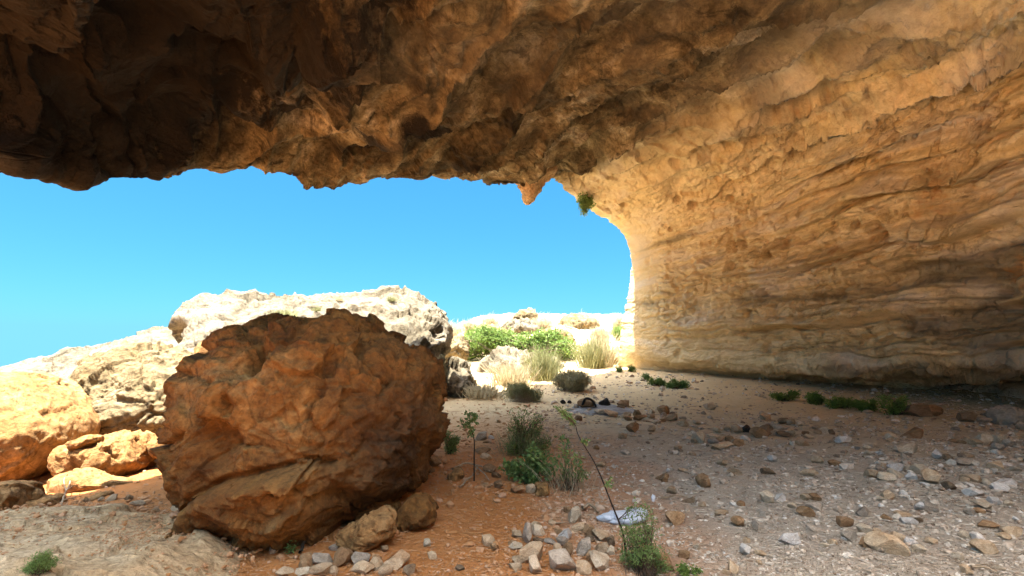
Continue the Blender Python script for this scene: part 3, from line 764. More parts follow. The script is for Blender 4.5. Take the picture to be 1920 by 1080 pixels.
# pale floor rock, bottom left: a low worn swell of bedrock
def floor_slab():
    n = 220
    u = np.linspace(-1, 1, n)
    Uu, Vv = np.meshgrid(u, u)
    cx, cy, rx, ry = -3.35, 3.55, 1.75, 1.15
    x = Uu.ravel() * rx * 1.15; y = Vv.ravel() * ry * 1.15
    ca, sa_ = math.cos(-.30), math.sin(-.30)
    wx, wy = cx + x * ca - y * sa_, cy + x * sa_ + y * ca
    p = np.stack([wx, wy, 0 * wx], 1)
    r = np.hypot(x / rx, y / ry) + 0.16 * fbm(p * 1.3, 3)
    h = 0.20 * smooth(1.02, 0.55, r) - 0.12 * smooth(0.9, 1.1, r)
    lay = (wx * 0.35 + wy * 0.9) * 5 + 1.0 * fbm(p * 1.5, 3)
    fr = lay - np.floor(lay)
    h = h + smooth(1.1, .7, r) * (0.045 * (fr - smooth(0.88, 1, fr)) * smooth(-.2, .3, fbm(p * 1.1 + 8, 2)) + 0.03 * fbm(p * 2.2, 4) + 0.018 * fbm(p * 7, 4, ridged=True) + 0.045 * facets(p * np.array([2.0, 3.4, 1]) + .2 * fbm(p * 4, 2)[:, None], .6) + 0.02 * (worley(p * np.array([2.2, 4.2, 1])) - .5))
    z = gz(wx, wy) + h
    I = np.arange(n * n).reshape(n, n)
    Fc = np.stack([I[:-1, :-1], I[:-1, 1:], I[1:, 1:], I[1:, :-1]], -1).reshape(-1, 4)
    keep = (r[Fc] < 1.12).all(1)
    o = obj('bedrock_slab', mesh_np('bedrock_slab', np.stack([wx, wy, z], 1), Fc[keep]), M_slab)
    return tag(o, 'pale worn swell of bare bedrock across the bottom left corner', 'bedrock')
slab = floor_slab()
# rocks beyond the mouth
far = [
 ('boulder', [(836, 742), (834, 690), (845, 672), (868, 684), (885, 712), (890, 745), (872, 768), (845, 772)], 13.0, .8, .9, M_white, 'white rough boulder right behind the right side of the great boulder', 41.0),
 ('boulder', [(888, 715), (905, 680), (935, 658), (980, 655), (1010, 672), (1020, 700), (1000, 715), (950, 735), (905, 728)], 17.5, 1.3, 1.4, M_white, 'pale boulder with a shaded underside beneath the green bush', 42.2),
 ('boulder', [(1000, 700), (1010, 680), (1040, 672), (1060, 690), (1050, 715), (1015, 725)], 18.0, .8, .8, M_white, 'small white boulder between the green bush and the dry shrub', 43.7),
 ('boulder', [(958, 597), (970, 586), (1005, 584), (1008, 597), (990, 606), (962, 604)], 27.5, .6, .6, M_cream, 'flat tan rock perched on the skyline beyond the green bush', 44.1),
 ('boulder', [(1040, 612), (1055, 596), (1090, 592), (1120, 603), (1135, 618), (1100, 632), (1050, 628)], 26.5, 1., 1., M_cream, 'low pale ledge on the skyline left of the cave wall', 45.6),
 ('boulder', [(1150, 615), (1158, 600), (1180, 596), (1195, 610), (1190, 640), (1155, 640)], 25.5, 1., 1., M_cream, 'pale rock on the skyline against the edge of the cave wall', 46.3),
 ('boulder', [(940, 612), (955, 600), (985, 602), (1010, 612), (1000, 632), (950, 632)], 26.0, 1., 1., M_white, 'white rock just under the perched flat rock', 47.8),
 ('boulder', [(832, 665), (840, 640), (862, 630), (875, 648), (870, 672), (845, 680)], 19.0, .8, .8, M_cream, 'tan rock at the left end of the green bush', 48.4),
 ('boulder', [(1128, 690), (1135, 668), (1160, 655), (1180, 660), (1182, 700), (1150, 705)], 19.5, .7, .7, M_cream, 'sunlit cream rock at the foot of the cave wall beside the dry grass', 49.9),
 ('boulder', [(890, 642), (900, 620), (925, 612), (945, 622), (940, 645), (905, 650)], 24.0, .9, .9, M_cream, 'cream rock on the slope behind the left part of the green bush', 50.9),
 ('boulder', [(1010, 645), (1020, 622), (1050, 618), (1075, 630), (1070, 650), (1030, 655)], 24.0, .9, .9, M_cream, 'cream rock on the slope behind the right part of the green bush', 51.9),
]
for (nm, poly, Y, fr, bk, mt, lab, sd) in far:
    boulder(nm, poly, Y, fr, bk, mt, lab, level=5, seed=sd, amp=(.14, .09, .035), freq=(1.0, 2.4, 7.0), cuts=4)
# the rock spur hanging at the corner of the roof
spur = boulder('rock_spur', [(955, 320), (972, 345), (978, 364), (984, 380), (990, 386), (1000, 374), (1012, 354), (1024, 336), (1046, 318), (1040, 290), (965, 290)], 13.2, .35, .4, M_slab,
               'x', level=5, seed=52.2, amp=(.05, .03, .012), freq=(2, 5, 12), p=2)
del spur['label'], spur['category']
spur.parent = cave_roof
# ------------------------------------------------------------------ STONES
def stone_mesh(seed, level=3, ncut=9, rough=0.05):
    rs = np.random.default_rng(seed)
    V, Fc = ico(level)
    V = V * np.array([1, rs.uniform(.8, 1), rs.uniform(.85, 1)])
    for _ in range(ncut):
        d = rs.normal(size=3); d /= np.linalg.norm(d)
        h = V @ d; o = h.max() * rs.uniform(.50, .80)
        V = V - np.outer(np.maximum(h - o, 0) * 0.97, d)
    V = V - (V.max(0) + V.min(0)) / 2
    V = V / ((V.max(0) - V.min(0)) / 2)
    n = V / np.linalg.norm(V, axis=1)[:, None]
    V = V + n * (rough * fbm(V * 1.7 + seed, 3) + rough * .5 * fbm(V * 5 + seed, 2))[:, None]
    me = mesh_np('stone', V, Fc)
    me.set_sharp_from_angle(angle=R(24))
    return me
STONE_BIG = [stone_mesh(100 + k, 4, 11 + k % 5, .035) for k in range(12)]
STONE_SML = [stone_mesh(200 + k, 3, 10 + k % 5, .03) for k in range(14)]
for me in STONE_BIG + STONE_SML: me.materials.append(None)
def sm(name, a, b, c, sp=None):
    return rock_mat(name, [a, b, c], scale=1.1, spots=sp, spot_amt=.5, bump=0.5, fine=9.0, vary=0.22, dist=0.02)
STONE_M = dict(
    t=sm('tan_stone', (.30, .20, .11), (.42, .30, .18), (.50, .39, .26)),
    o=sm('rust_brown_stone', (.17, .095, .045), (.28, .165, .08), (.38, .25, .14)),
    w=sm('pale_stone', (.40, .30, .19), (.50, .40, .275), (.58, .49, .36), (.30, .20, .11)),
    b=sm('white_stone', (.44, .39, .33), (.56, .52, .46), (.66, .62, .56), (.36, .28, .20)),
    g=sm('grey_stone', (.23, .185, .135), (.34, .28, .21), (.44, .37, .29), (.22, .15, .09)),
    d=sm('dark_brown_stone', (.10, .065, .038), (.16, .11, .065), (.22, .16, .10)),
    k=sm('charred_stone', (.012, .011, .010), (.03, .027, .024), (.07, .06, .05)))
CNAME = dict(t='tan', o='rust-brown', w='pale', b='white', g='grey', d='dark brown', k='soot-blackened')
RAW = """1101,769,34,21,o 1134,765,20,17,k 1056,758,11,8,k 1068,757,8,6,k 1081,768,11,10,g 1169,764,23,13,o 1165,769,15,8,o 1105,773,12,7,t 1127,778,25,10,w 1146,783,27,13,t 1175,785,21,12,t 1196,782,15,13,o 1200,790,25,12,o 1223,779,12,9,t 1221,786,15,10,t 1178,790,15,9,o 1245,779,23,18,o 1259,790,27,13,t 1243,792,11,7,o 1282,787,11,6,w 1230,796,11,7,t 1085,791,14,11,o 1188,812,25,18,o 1223,811,17,12,t 1282,801,21,12,t 1308,797,13,7,t 1331,770,20,15,w 1436,790,21,14,t
1383,814,18,17,t 1400,814,17,17,k 1347,813,14,12,t 1363,808,15,10,t 1423,823,28,20,o 1440,819,23,21,d 1450,818,19,15,g 1314,834,22,22,w 1302,833,10,10,t 1338,823,21,9,w 1350,830,23,13,t 1369,831,16,13,o 1385,838,22,14,o 1354,845,41,15,t 1338,834,19,11,g 1450,868,15,13,b 1384,866,15,9,t 1357,875,19,12,t 1299,855,14,7,t 1260,853,13,7,g 1273,845,16,10,t 1378,891,25,11,t 1443,892,25,13,d 1253,887,8,9,b 1282,886,19,7,t 1168,823,17,11,t 1119,844,11,9,o 1127,876,18,10,t 1242,901,25,12,o
1485,799,17,13,t 1499,800,15,11,w 1507,808,13,9,w 1532,807,15,9,t 1549,815,20,13,w 1560,816,13,11,d 1534,815,14,9,t 1512,818,13,9,o 1485,821,15,14,t 1518,823,19,8,t 1456,797,11,8,t 1455,804,13,11,w 1468,808,21,11,w 1473,797,21,13,o 1471,821,26,11,d 1507,838,27,17,t 1584,832,29,13,b 1587,820,7,6,b 1713,824,39,20,o 1661,818,31,9,t 1675,828,18,14,w 1670,830,11,9,t 1701,851,39,21,w 1636,839,14,8,w 1628,844,11,8,w 1611,845,13,7,g 1629,854,12,9,w 1651,854,14,7,b
1796,832,27,8,o 1819,831,17,10,t 1847,838,26,25,w 1831,838,21,13,t 1876,834,23,19,w 1873,844,18,13,g 1895,840,21,17,g 1764,863,23,19,b 1782,868,19,15,d 1810,874,39,15,g 1818,859,19,9,t 1913,867,12,8,w 1874,882,27,15,t 1908,885,19,10,w 1860,870,11,6,b 1683,885,27,15,b 1685,897,29,16,w 1709,886,15,12,w 1729,893,25,20,w 1711,901,19,13,b 1638,898,25,16,t 1663,903,29,16,w 1661,880,13,11,t 1751,910,29,27,t 1652,884,15,9,g 1536,870,21,14,t 1569,876,23,12,o 1522,895,29,13,t
1817,793,31,19,d 1847,795,31,11,g 1723,783,43,23,d 1755,783,37,21,o 1629,775,15,6,w 1553,762,9,6,b 1916,806,15,15,g 1706,788,17,6,g
1323,918,27,25,o 1260,928,18,15,t 1292,945,25,11,d 1246,906,14,14,o 1268,986,35,25,o 1318,953,14,11,t 1390,951,15,11,o 1443,946,25,21,w 1465,940,23,14,b 1511,940,16,13,t 1531,940,21,13,o 1355,968,25,11,t 1435,970,17,11,g 1512,970,29,18,o 1532,960,29,15,g 1386,990,21,19,o 1420,998,12,18,g 1482,1022,35,18,b 1400,1043,18,20,b 1427,1044,19,10,t 1307,1032,13,11,w 1284,1049,21,17,o 1251,1075,29,31,o 1377,1077,17,21,t 1362,1080,17,11,t 1401,1020,13,11,t 1564,1025,15,12,t 1425,1060,11,8,t 1531,998,29,11,g 1486,953,17,10,w 1547,1027,14,8,w
1586,990,29,19,o 1665,939,27,19,t 1652,940,11,9,w 1663,977,16,11,o 1728,959,21,17,b 1747,962,27,19,g 1626,1003,25,17,w 1646,1002,16,10,t 1595,1017,27,19,g 1628,1029,25,23,o 1668,1042,64,36,t 1687,1016,27,16,t 1726,1039,21,15,w 1710,1024,21,14,b 1748,1021,21,12,t 1800,1051,19,13,w 1819,1080,23,17,t 1841,1017,29,15,b 1852,1041,39,23,t 1814,1010,21,12,w 1903,1008,31,19,t 1889,1014,23,13,t 1860,993,41,13,o 1832,933,33,16,b 1878,924,29,16,b 1893,914,37,16,b 1828,905,31,13,t 1854,911,13,12,w 1810,905,15,11,t 1786,921,27,17,d 1848,956,29,17,w 1869,946,23,12,b 1821,967,16,12,g 1839,964,19,10,o 1708,983,27,11,b 1723,982,13,11,d 1893,950,15,11,w 1876,1072,17,10,w 1620,969,23,18,g 1698,970,29,10,t
916,1024,23,19,t 926,1033,14,12,o 989,1024,19,37,g 1010,1006,23,19,w 966,1033,25,13,w 958,1023,11,9,o 996,1057,45,35,t 971,1060,23,16,t 1004,1080,23,33,w 1056,1075,51,37,g 1060,1016,25,25,b 1084,998,29,15,t 1107,1008,25,21,o 1129,1018,31,21,t 1146,1026,15,19,d 1054,1025,23,15,g 1045,1039,17,16,t 1065,1044,19,23,o 1095,1044,27,31,g 1128,1041,27,21,t 1146,1044,15,17,w 1125,1073,37,31,w 1097,1079,27,23,t 966,1073,25,14,t 1077,982,25,27,w 1065,962,15,11,o 1004,989,19,11,t 1035,988,15,11,t 971,1010,23,13,t 935,918,19,15,o 969,926,25,15,o 996,927,19,17,t 911,915,21,8,o 1031,1022,21,10,g 1010,1019,21,9,d 1105,1016,19,10,d 1047,1002,17,11,o 1107,1054,17,19,o
640,1065,33,33,o 673,1065,33,23,g 602,1064,41,21,g 570,1072,27,21,o 600,1079,37,19,t 679,1080,41,20,t 742,1065,47,29,t 704,1071,27,21,t 800,1028,16,15,w 810,1049,21,13,t 721,1036,17,11,o 571,1051,21,11,o 767,1080,23,19,d 531,1082,31,14,t 565,1081,25,12,w 512,1039,21,15,t 625,1033,19,11,g 625,1078,19,13,t 723,1080,29,19,t 704,1053,19,13,o 862,1073,17,11,d
902,827,25,16,w 921,826,13,9,b 904,853,31,13,o 911,862,23,11,t 918,889,25,17,o 930,898,19,13,o 817,878,25,21,o 807,889,15,11,o 935,794,9,7,t
207,940,21,11,t 225,954,19,8,o 259,949,27,9,t 161,944,11,8,o 187,941,13,8,t 240,938,14,9,o 330,960,22,10,t 345,985,26,12,g 318,972,16,9,t 290,962,18,8,o"""
stones = []
for ent in RAW.split():
    a = ent.split(','); stones.append((*map(float, a[:4]), a[4]))
def zone_of(px, py):
    if px < 400: return 'in the left rubble', 'stones in the left rubble'
    if px < 880 and py > 1020: return 'below the great boulder', 'stones heaped below the great boulder'
    if px < 1030 and py < 932: return 'in the orange debris bank', 'stones in the orange debris'
    if px < 1165 and py > 932: return 'in the bottom-centre stone heap', 'stones heaped left of the sapling'
    if py < 816 and px < 1312: return 'around the old campfire', 'stones around the campfire'
    if px < 1580 and py < 848 and px > 1295: return 'in the middle stone pile', 'stones of the middle pile'
    if py < 812 and px > 1540: return 'along the wall foot', 'stones along the wall foot'
    if px < 1600: return 'on the open near floor' if py > 905 else 'on the dusty floor before the pile', 'stones on the open floor'
    if py < 862: return 'in the far right scatter', 'stones of the far right scatter'
    if py < 930: return 'in the dense right strip', 'stones of the right strip'
    return 'in the near right scatter', 'stones of the near right scatter'
ORD = ['', 'second', 'third', 'fourth', 'fifth', 'sixth', 'seventh', 'eighth', 'ninth', 'tenth', 'eleventh', 'twelfth']
def name_sets(items):
    """items: list of dict(px, key, zone) -> label; ties in colour, size and shape are told apart by their order from the left"""
    sets = {}
    for it in items: sets.setdefault((it['adj'], it['zone']), []).append(it)
    for (adj, zone), L in sets.items():
        L.sort(key=lambda q: q['px'])
        for i, it in enumerate(L):
            n = len(L)
            if n == 1: it['label'] = f"the only {adj} stone {zone}"
            elif n == 2: it['label'] = f"{'left' if i == 0 else 'right'} one of two {adj} stones {zone}"
            elif i == 0: it['label'] = f"leftmost {adj} stone {zone}"
            elif i == n - 1: it['label'] = f"rightmost {adj} stone {zone}"
            else: it['label'] = f"{ORD[i]} {adj} stone from the left {zone}"
items = []
for (px, py, w, h, c) in stones:
    zone, grp = zone_of(px, py)
    q = ground_hit(px, min(py - h * .12, 1079 + 20))
    wid = w * q[1] / F
    asp = h / w
    shape = 'flat' if asp < .5 else ('upright' if asp > .95 else ('blocky' if asp > .72 else 'low'))
    size = 'big' if w >= 30 else ('small' if w < 17 else 'middling')
    items.append(dict(px=px, py=py, w=w, h=h, c=c, q=q, zone=zone, grp=grp, adj=f"{size} {shape} {CNAME[c]}"))
name_sets(items)
for k, it in enumerate(items):
    big = it['w'] >= 22
    me = (STONE_BIG if big else STONE_SML)[int(RNG.integers(0, 12 if big else 14))]
    o = bpy.data.objects.new('stone', me); COL.objects.link(o)
    o.material_slots[0].link = 'OBJECT'; o.material_slots[0].material = STONE_M[it['c']]
    s = it['q'][1] / F
    sx, sz = it['w'] * s / 2, it['h'] * s / 2 * 1.12
    sy = max(0.5 * (sx + sz), sx * .6)
    o.scale = (sx, sy, sz)
    o.rotation_euler = (R(RNG.uniform(-9, 9)), R(RNG.uniform(-9, 9)), R(RNG.choice([0, 180])) + R(RNG.uniform(-18, 18)))
    o.location = (it['q'][0], it['q'][1] + sy * .4, gz(it['q'][0], it['q'][1] + sy * .4)[0] + sz * 0.62)
    tag(o, it['label'], 'stone', it['grp'])

# the grey block against the wall
wb = ground_hit(1890, 800)
boulder('boulder', [(1866, 800), (1864, 780), (1876, 762), (1888, 758), (1904, 766), (1916, 782), (1917, 796), (1905, 804), (1880, 805)], wb[1] + .25, .28, .3, STONE_M['g'],
        'grey rounded boulder resting against the foot of the wall at the right edge', level=6, seed=61.3, amp=(.03, .02, .009), freq=(2.5, 6, 15))

# ------------------------------------------------------------------ gravel and litter
def hits(px, py):
    cx, cy = (px - 960) / F, (540 - py) / F
    dx, dy, dz = cx, CP - cy * SP, SP + cy * CP
    t = np.full(len(px), 4.0)
    for _ in range(14):
        z = gz(dx * t, dy * t)
        t = np.clip(0.5 * t + 0.5 * (CAM_Z - z) / np.maximum(-dz, 0.008), 0.5, 40)
    return dx * t, dy * t, t
def scatter(name, n, level, size, ncut, flat, pfun, sink=.36, seed=1):
    rs = np.random.default_rng(seed)
    px = rs.uniform(-120, 2040, n * 4); py = 700 + 420 * rs.random(n * 4) ** .85
    keep = rs.random(n * 4) < pfun(px, py)
    px, py = px[keep][:n], py[keep][:n]
    x, y, t = hits(px, py)
    pc = np.stack([x, y, 0 * x], 1)
    ok = (t < 24) & (rs.random(len(t)) < .25 + .9 * smooth(-.15, .35, fbm(pc * .9 + seed, 3)))
    x, y, t = x[ok], y[ok], t[ok]; n = len(x)
    T = []
    for k in range(10):
        V, Fc = ico(level)
        for _ in range(ncut):
            d = rs.normal(size=3); d /= np.linalg.norm(d)
            h = V @ d; o = h.max() * rs.uniform(.5, .85)
            V = V - np.outer(np.maximum(h - o, 0), d)
        T.append(V)
    T = np.array(T)
    r = np.clip(rs.lognormal(math.log(size), .5, n), size * .4, size * 3.6) * t / F
    S = np.stack([r * rs.uniform(.7, 1.5, n), r * rs.uniform(.6, 1.2, n), r * rs.uniform(flat, flat + .5, n)], 1)
    a = rs.uniform(0, 2 * math.pi, n)
    V = T[rs.integers(0, 10, n)] * S[:, None, :]
    tl = rs.normal(0, .3, n)[:, None]
    V = np.stack([V[..., 0], V[..., 1] * np.cos(tl) - V[..., 2] * np.sin(tl), V[..., 1] * np.sin(tl) + V[..., 2] * np.cos(tl)], -1)
    ca, sa = np.cos(a)[:, None], np.sin(a)[:, None]
    V = np.stack([V[..., 0] * ca - V[..., 1] * sa + x[:, None], V[..., 0] * sa + V[..., 1] * ca + y[:, None], V[..., 2] + (gz(x, y) + slab_h(x, y) + S[:, 2] * (1 - 2 * sink) )[:, None]], -1)
    Fc = ico(level)[1]
    FF = (Fc[None] + (np.arange(n) * len(T[0]))[:, None, None]).reshape(-1, 3)
    return mesh_np(name, V.reshape(-1, 3), FF, False)
def island_mat(name, stops, rough=.9):
    m = bpy.data.materials.new(name); m.use_nodes = True
    nt = m.node_tree; b = nt.nodes['Principled BSDF']
    b.inputs['Roughness'].default_value = rough; b.inputs['Specular IOR Level'].default_value = .2
    g = nd(nt, 'ShaderNodeNewGeometry')
    r = ramp(nt, g.outputs['Random Per Island'], stops)
    tc = nd(nt, 'ShaderNodeTexCoord')
    n = nd(nt, 'ShaderNodeTexNoise', Scale=30.0, Detail=5.0); nt.links.new(tc.outputs['Object'], n.inputs['Vector'])
    g2 = ramp(nt, n.outputs[0], [(.3, (.65, .65, .65)), (.7, (1.2, 1.2, 1.2))])
    c = mix(nt, 1.0, r.outputs[0], g2.outputs[0], 'MULTIPLY')
    # earth colour clings to the stones of the orange bank by the great boulder
    sep = nd(nt, 'ShaderNodeSeparateXYZ'); nt.links.new(tc.outputs['Object'], sep.inputs[0])
    mr = nd(nt, 'ShaderNodeMapRange'); nt.links.new(sep.outputs[0], mr.inputs[0])
    mr.inputs[1].default_value = 1.2; mr.inputs[2].default_value = .1; mr.inputs[3].default_value = 0; mr.inputs[4].default_value = .75
    c = mix(nt, mr.outputs[0], c, (.36, .15, .04))
    nt.links.new(c, b.inputs['Base Color'])
    return m
M_gravel = island_mat('gravel_stone', [(0, (.18, .12, .075)), (.25, (.34, .26, .18)), (.6, (.46, .37, .27)), (.85, (.52, .43, .32)), (1, (.62, .56, .47))])
def dens(px, py):
    d = .30 + .45 * (px > 1000) + .5 * np.exp(-((px - 1700) / 330) ** 2 - ((py - 930) / 110) ** 2)
    d = d + .8 * np.exp(-((px - 1040) / 140) ** 2 - ((py - 1030) / 60) ** 2) + .6 * np.exp(-((px - 660) / 160) ** 2 - ((py - 1065) / 25) ** 2)
    d = d + .7 * np.exp(-((px - 900) / 120) ** 2 - ((py - 890) / 50) ** 2) + .7 * np.exp(-((px - 270) / 170) ** 2 - ((py - 950) / 30) ** 2)
    d = d + .5 * np.exp(-((px - 1420) / 130) ** 2 - ((py - 815) / 25) ** 2)
    d = d * (1 - .8 * np.exp(-((px - 1550) / 300) ** 2 - ((py - 765) / 22) ** 2))       # the smooth trodden path below the wall
    return np.clip(d, 0, 1)
g1 = obj('gravel', scatter('gravel', 14000, 1, 3.0, 6, .35, dens, seed=3), M_gravel)
stuff(g1, 'loose pale gravel strewn over the whole cave floor', 'gravel')
g3 = obj('rubble', scatter('rubble', 4500, 1, 4.2, 6, .35, lambda a, b: np.clip(1.1 * np.exp(-((a - 1790) / 230) ** 2 - ((b - 900) / 75) ** 2) + .35 * np.exp(-((a - 1040) / 110) ** 2 - ((b - 1030) / 50) ** 2) + .3 * np.exp(-((a - 880) / 110) ** 2 - ((b - 890) / 45) ** 2) + .4 * np.exp(-((a - 250) / 160) ** 2 - ((b - 945) / 25) ** 2), 0, 1), seed=5), M_gravel)
stuff(g3, 'dense small broken rock in the strip at the right and between the heaps', 'rubble')
g2 = obj('grit', scatter('grit', 60000, 0, 1.35, 0, .3, lambda a, b: np.clip(dens(a, b) + .2, 0, 1), seed=4), M_gravel)
stuff(g2, 'fine grit and rock crumbs covering the earth between the stones', 'grit')
def litter(n, seed):
    rs = np.random.default_rng(seed)
    px = rs.uniform(300, 2040, n); py = 760 + 350 * rs.random(n) ** .8
    x, y, t = hits(px, py)
    L = rs.uniform(2.5, 11, n) * t / F; r = rs.uniform(.25, .7, n) * t / F; a = rs.normal(0, .9, n)
    d = np.stack([np.cos(a), np.sin(a), rs.normal(0, .12, n)], 1)
    c = np.stack([x, y, gz(x, y) + .012], 1)
    sd = np.stack([-np.sin(a), np.cos(a), 0 * a], 1); up = np.array([0, 0, 1.0])
    bend = sd * (rs.normal(0, .12, n) * L)[:, None]
    V = []
    for k, (tt, wv) in enumerate(((-1, .5), (0, 1), (1, .4))):
        m = c + d * (tt * L)[:, None] + bend * (1 - tt * tt)
        for (s_, u_) in ((-1, -.5), (1, -.5), (0, 1)):
            V.append(m + sd * (s_ * r * wv)[:, None] + up * (u_ * r * wv)[:, None])
    V = np.stack(V, 1)
    base = np.array([[0, 1, 4, 3], [1, 2, 5, 4], [2, 0, 3, 5], [3, 4, 7, 6], [4, 5, 8, 7], [5, 3, 6, 8]])
    FF = (base[None] + (np.arange(n) * 9)[:, None, None]).reshape(-1, 4)
    return mesh_np('plant_litter', V.reshape(-1, 3), FF, False)
M_litter = island_mat('dry_litter', [(0, (.10, .07, .045)), (.4, (.26, .19, .12)), (.75, (.42, .34, .23)), (1, (.58, .52, .42))])
stuff(obj('plant_litter', litter(8000, 8), M_litter), 'dry straw and broken twigs littering the cave floor', 'plant litter')

# ------------------------------------------------------------------ old campfire
fa = ground_hit(1128, 768)
def ash():
    n = 60; u = np.linspace(-1, 1, n); A, B = np.meshgrid(u, u); x = fa[0] + A.ravel() * .85; y = fa[1] + B.ravel() * .75
    p = np.stack([x, y, 0 * x], 1); r = np.hypot(A.ravel(), B.ravel()) + .25 * fbm(p * 2.5, 3)
    z = gz(x, y) + .05 * smooth(.95, .2, r) - .03 * smooth(.8, 1, r) + .012 * fbm(p * 12, 3)
    I = np.arange(n * n).reshape(n, n); Fc = np.stack([I[:-1, :-1], I[:-1, 1:], I[1:, 1:], I[1:, :-1]], -1).reshape(-1, 4)
    return mesh_np('ash', np.stack([x, y, z], 1), Fc[(r[Fc] < 1).all(1)])
M_ash = rock_mat('wood_ash', [(.13, .12, .115), (.24, .225, .21), (.33, .315, .30)], scale=3, bump=.4, fine=40)
stuff(obj('ash', ash(), M_ash), 'grey wood ash spread between the campfire stones', 'ash')
# ------------------------------------------------------------------ PLANTS
def tubes(lines, sides=5):
    """lines: list of (points (k,3), radii (k)) -> one mesh's V, F"""
    VV_, FF_, off = [], [], 0
    for P_, r in lines:
        P_ = np.asarray(P_, float); k = len(P_)
        T = np.gradient(P_, axis=0); T /= np.maximum(np.linalg.norm(T, axis=1), 1e-9)[:, None]
        ref = np.array([.31, .9, .3]); A = np.cross(T, ref); A /= np.maximum(np.linalg.norm(A, axis=1), 1e-9)[:, None]; B = np.cross(T, A)
        an = np.linspace(0, 2 * math.pi, sides, endpoint=False)
        ring = P_[:, None] + np.asarray(r)[:, None, None] * (np.cos(an)[None, :, None] * A[:, None] + np.sin(an)[None, :, None] * B[:, None])
        VV_.append(ring.reshape(-1, 3))
        i = np.arange(k - 1)[:, None] * sides; j = np.arange(sides)[None]; j2 = (j + 1) % sides
        FF_.append((np.stack([i + j, i + j2, i + sides + j2, i + sides + j], -1) + off).reshape(-1, 4))
        off += k * sides
    return np.concatenate(VV_), np.concatenate(FF_)
def leaves(C_, size, rs, aspect=.5, up=.35):
    n = len(C_)
    d = rs.normal(size=(n, 3)); d[:, 2] += up; d /= np.linalg.norm(d, axis=1)[:, None]
    s = np.cross(d, rs.normal(size=(n, 3))); s /= np.linalg.norm(s, axis=1)[:, None]
    nn = np.cross(d, s)
    L = (size * rs.uniform(.6, 1.3, n))[:, None]
    V = np.stack([C_, C_ + d * L * .5 + s * L * aspect * .5 + nn * L * .08, C_ + d * L - nn * L * .1, C_ + d * L * .5 - s * L * aspect * .5 + nn * L * .08], 1)
    return V.reshape(-1, 3), np.arange(4 * n).reshape(n, 4)
def blades(base, tip, width, rs, curve=.25):
    n = len(base)
    d = tip - base
    s = np.cross(d, rs.normal(size=(n, 3))); s /= np.maximum(np.linalg.norm(s, axis=1), 1e-9)[:, None]
    bend = rs.normal(size=(n, 3)) * np.linalg.norm(d, axis=1)[:, None] * curve; bend[:, 2] *= .3
    m = base + d * .55 + bend * .35
    w = np.asarray(width).reshape(-1, 1) * np.ones((n, 1))
    V = np.stack([base - s * w, base + s * w, m + s * w * .7, m - s * w * .7, tip + bend + s * w * .15, tip + bend - s * w * .15], 1)
    i = (np.arange(n) * 6)[:, None]
    return V.reshape(-1, 3), np.concatenate([i + np.array([0, 1, 2, 3]), i + np.array([3, 2, 4, 5])])
def place(root_name, label, cat, loc, group=None):
    e = bpy.data.objects.new(root_name, None); COL.objects.link(e); e.location = loc; e.empty_display_size = .1
    return tag(e, label, cat, group)
def bush(name, label, cat, base, clumps, ntwig, nleaf, size, lm, sm_, seed, aspect=.5, twig_r=.004, group=None, spread=.12, up=.35, kind='leaf', leaf_name='foliage'):
    rs = np.random.default_rng(seed)
    base = np.array(base, float)
    cl = [(np.array(c) - base, r) for c, r in clumps]
    wts = np.array([r ** 2 for _, r in cl]); wts /= wts.sum()
    lines, LC = [], []
    for _ in range(ntwig):
        c, r = cl[rs.choice(len(cl), p=wts)]
        v = rs.normal(size=3); v /= np.linalg.norm(v)
        tip = c + v * r * rs.uniform(.45, 1.05) * np.array([1, 1, .85])
        st = rs.normal(size=3) * np.array([spread, spread, 0]) * max(np.linalg.norm(tip), .1) * .5
        t = np.linspace(0, 1, 6)[:, None]
        mid = rs.normal(size=3) * np.linalg.norm(tip) * .10
        P_ = st * (1 - t) + tip * t + mid * (4 * t * (1 - t)) * .6 + np.array([0, 0, 1.0]) * (np.linalg.norm(tip) * .12) * (4 * t * (1 - t))
        lines.append((P_, np.linspace(twig_r, twig_r * .3, 6)))
        tt = rs.uniform(.45, 1.0, nleaf) ** .7
        idx = tt * 5; i0 = np.clip(idx.astype(int), 0, 4); f = (idx - i0)[:, None]
        LC.append(P_[i0] * (1 - f) + P_[i0 + 1] * f + rs.normal(size=(nleaf, 3)) * size * .5)
    e = place(name, label, cat, base, group)
    V, Fc = tubes(lines, 4)
    obj('stems', mesh_np('stems', V, Fc), sm_, e)
    LC = np.concatenate(LC)
    if kind == 'leaf': V, Fc = leaves(LC, size, rs, aspect, up)
    else:
        d = rs.normal(size=LC.shape); d[:, 2] = np.abs(d[:, 2]) + .8
        V, Fc = blades(LC, LC + d / np.linalg.norm(d, axis=1)[:, None] * size * rs.uniform(.6, 1.4, (len(LC), 1)), size * aspect, rs)
    obj(leaf_name, mesh_np(leaf_name, V, Fc, False), lm, e)
    return e
def tuft(name, label, cat, base, w, h, n, mat, seed, width=.004, group=None, lean=(0, 0)):
    rs = np.random.default_rng(seed)
    b = rs.normal(size=(n, 3)) * np.array([w * .22, w * .22, 0])
    tip = b * 1.4 + rs.normal(size=(n, 3)) * np.array([w * .12, w * .12, h * .1]) + np.stack([np.full(n, lean[0]), np.full(n, lean[1]), h * rs.uniform(.45, 1, n)], 1)
    V, Fc = blades(b, tip, width, rs)
    o = obj(name, mesh_np(name, V, Fc, False), mat, loc=base)
    return tag(o, label, cat, group)
L_bright = leaf_mat('bright_green_leaf', (.10, .17, .03), (.19, .28, .06), .4)
L_mid = leaf_mat('green_leaf', (.10, .17, .04), (.20, .29, .075), .35)
L_dark = leaf_mat('dark_green_leaf', (.085, .15, .04), (.17, .25, .07), .3, 14)
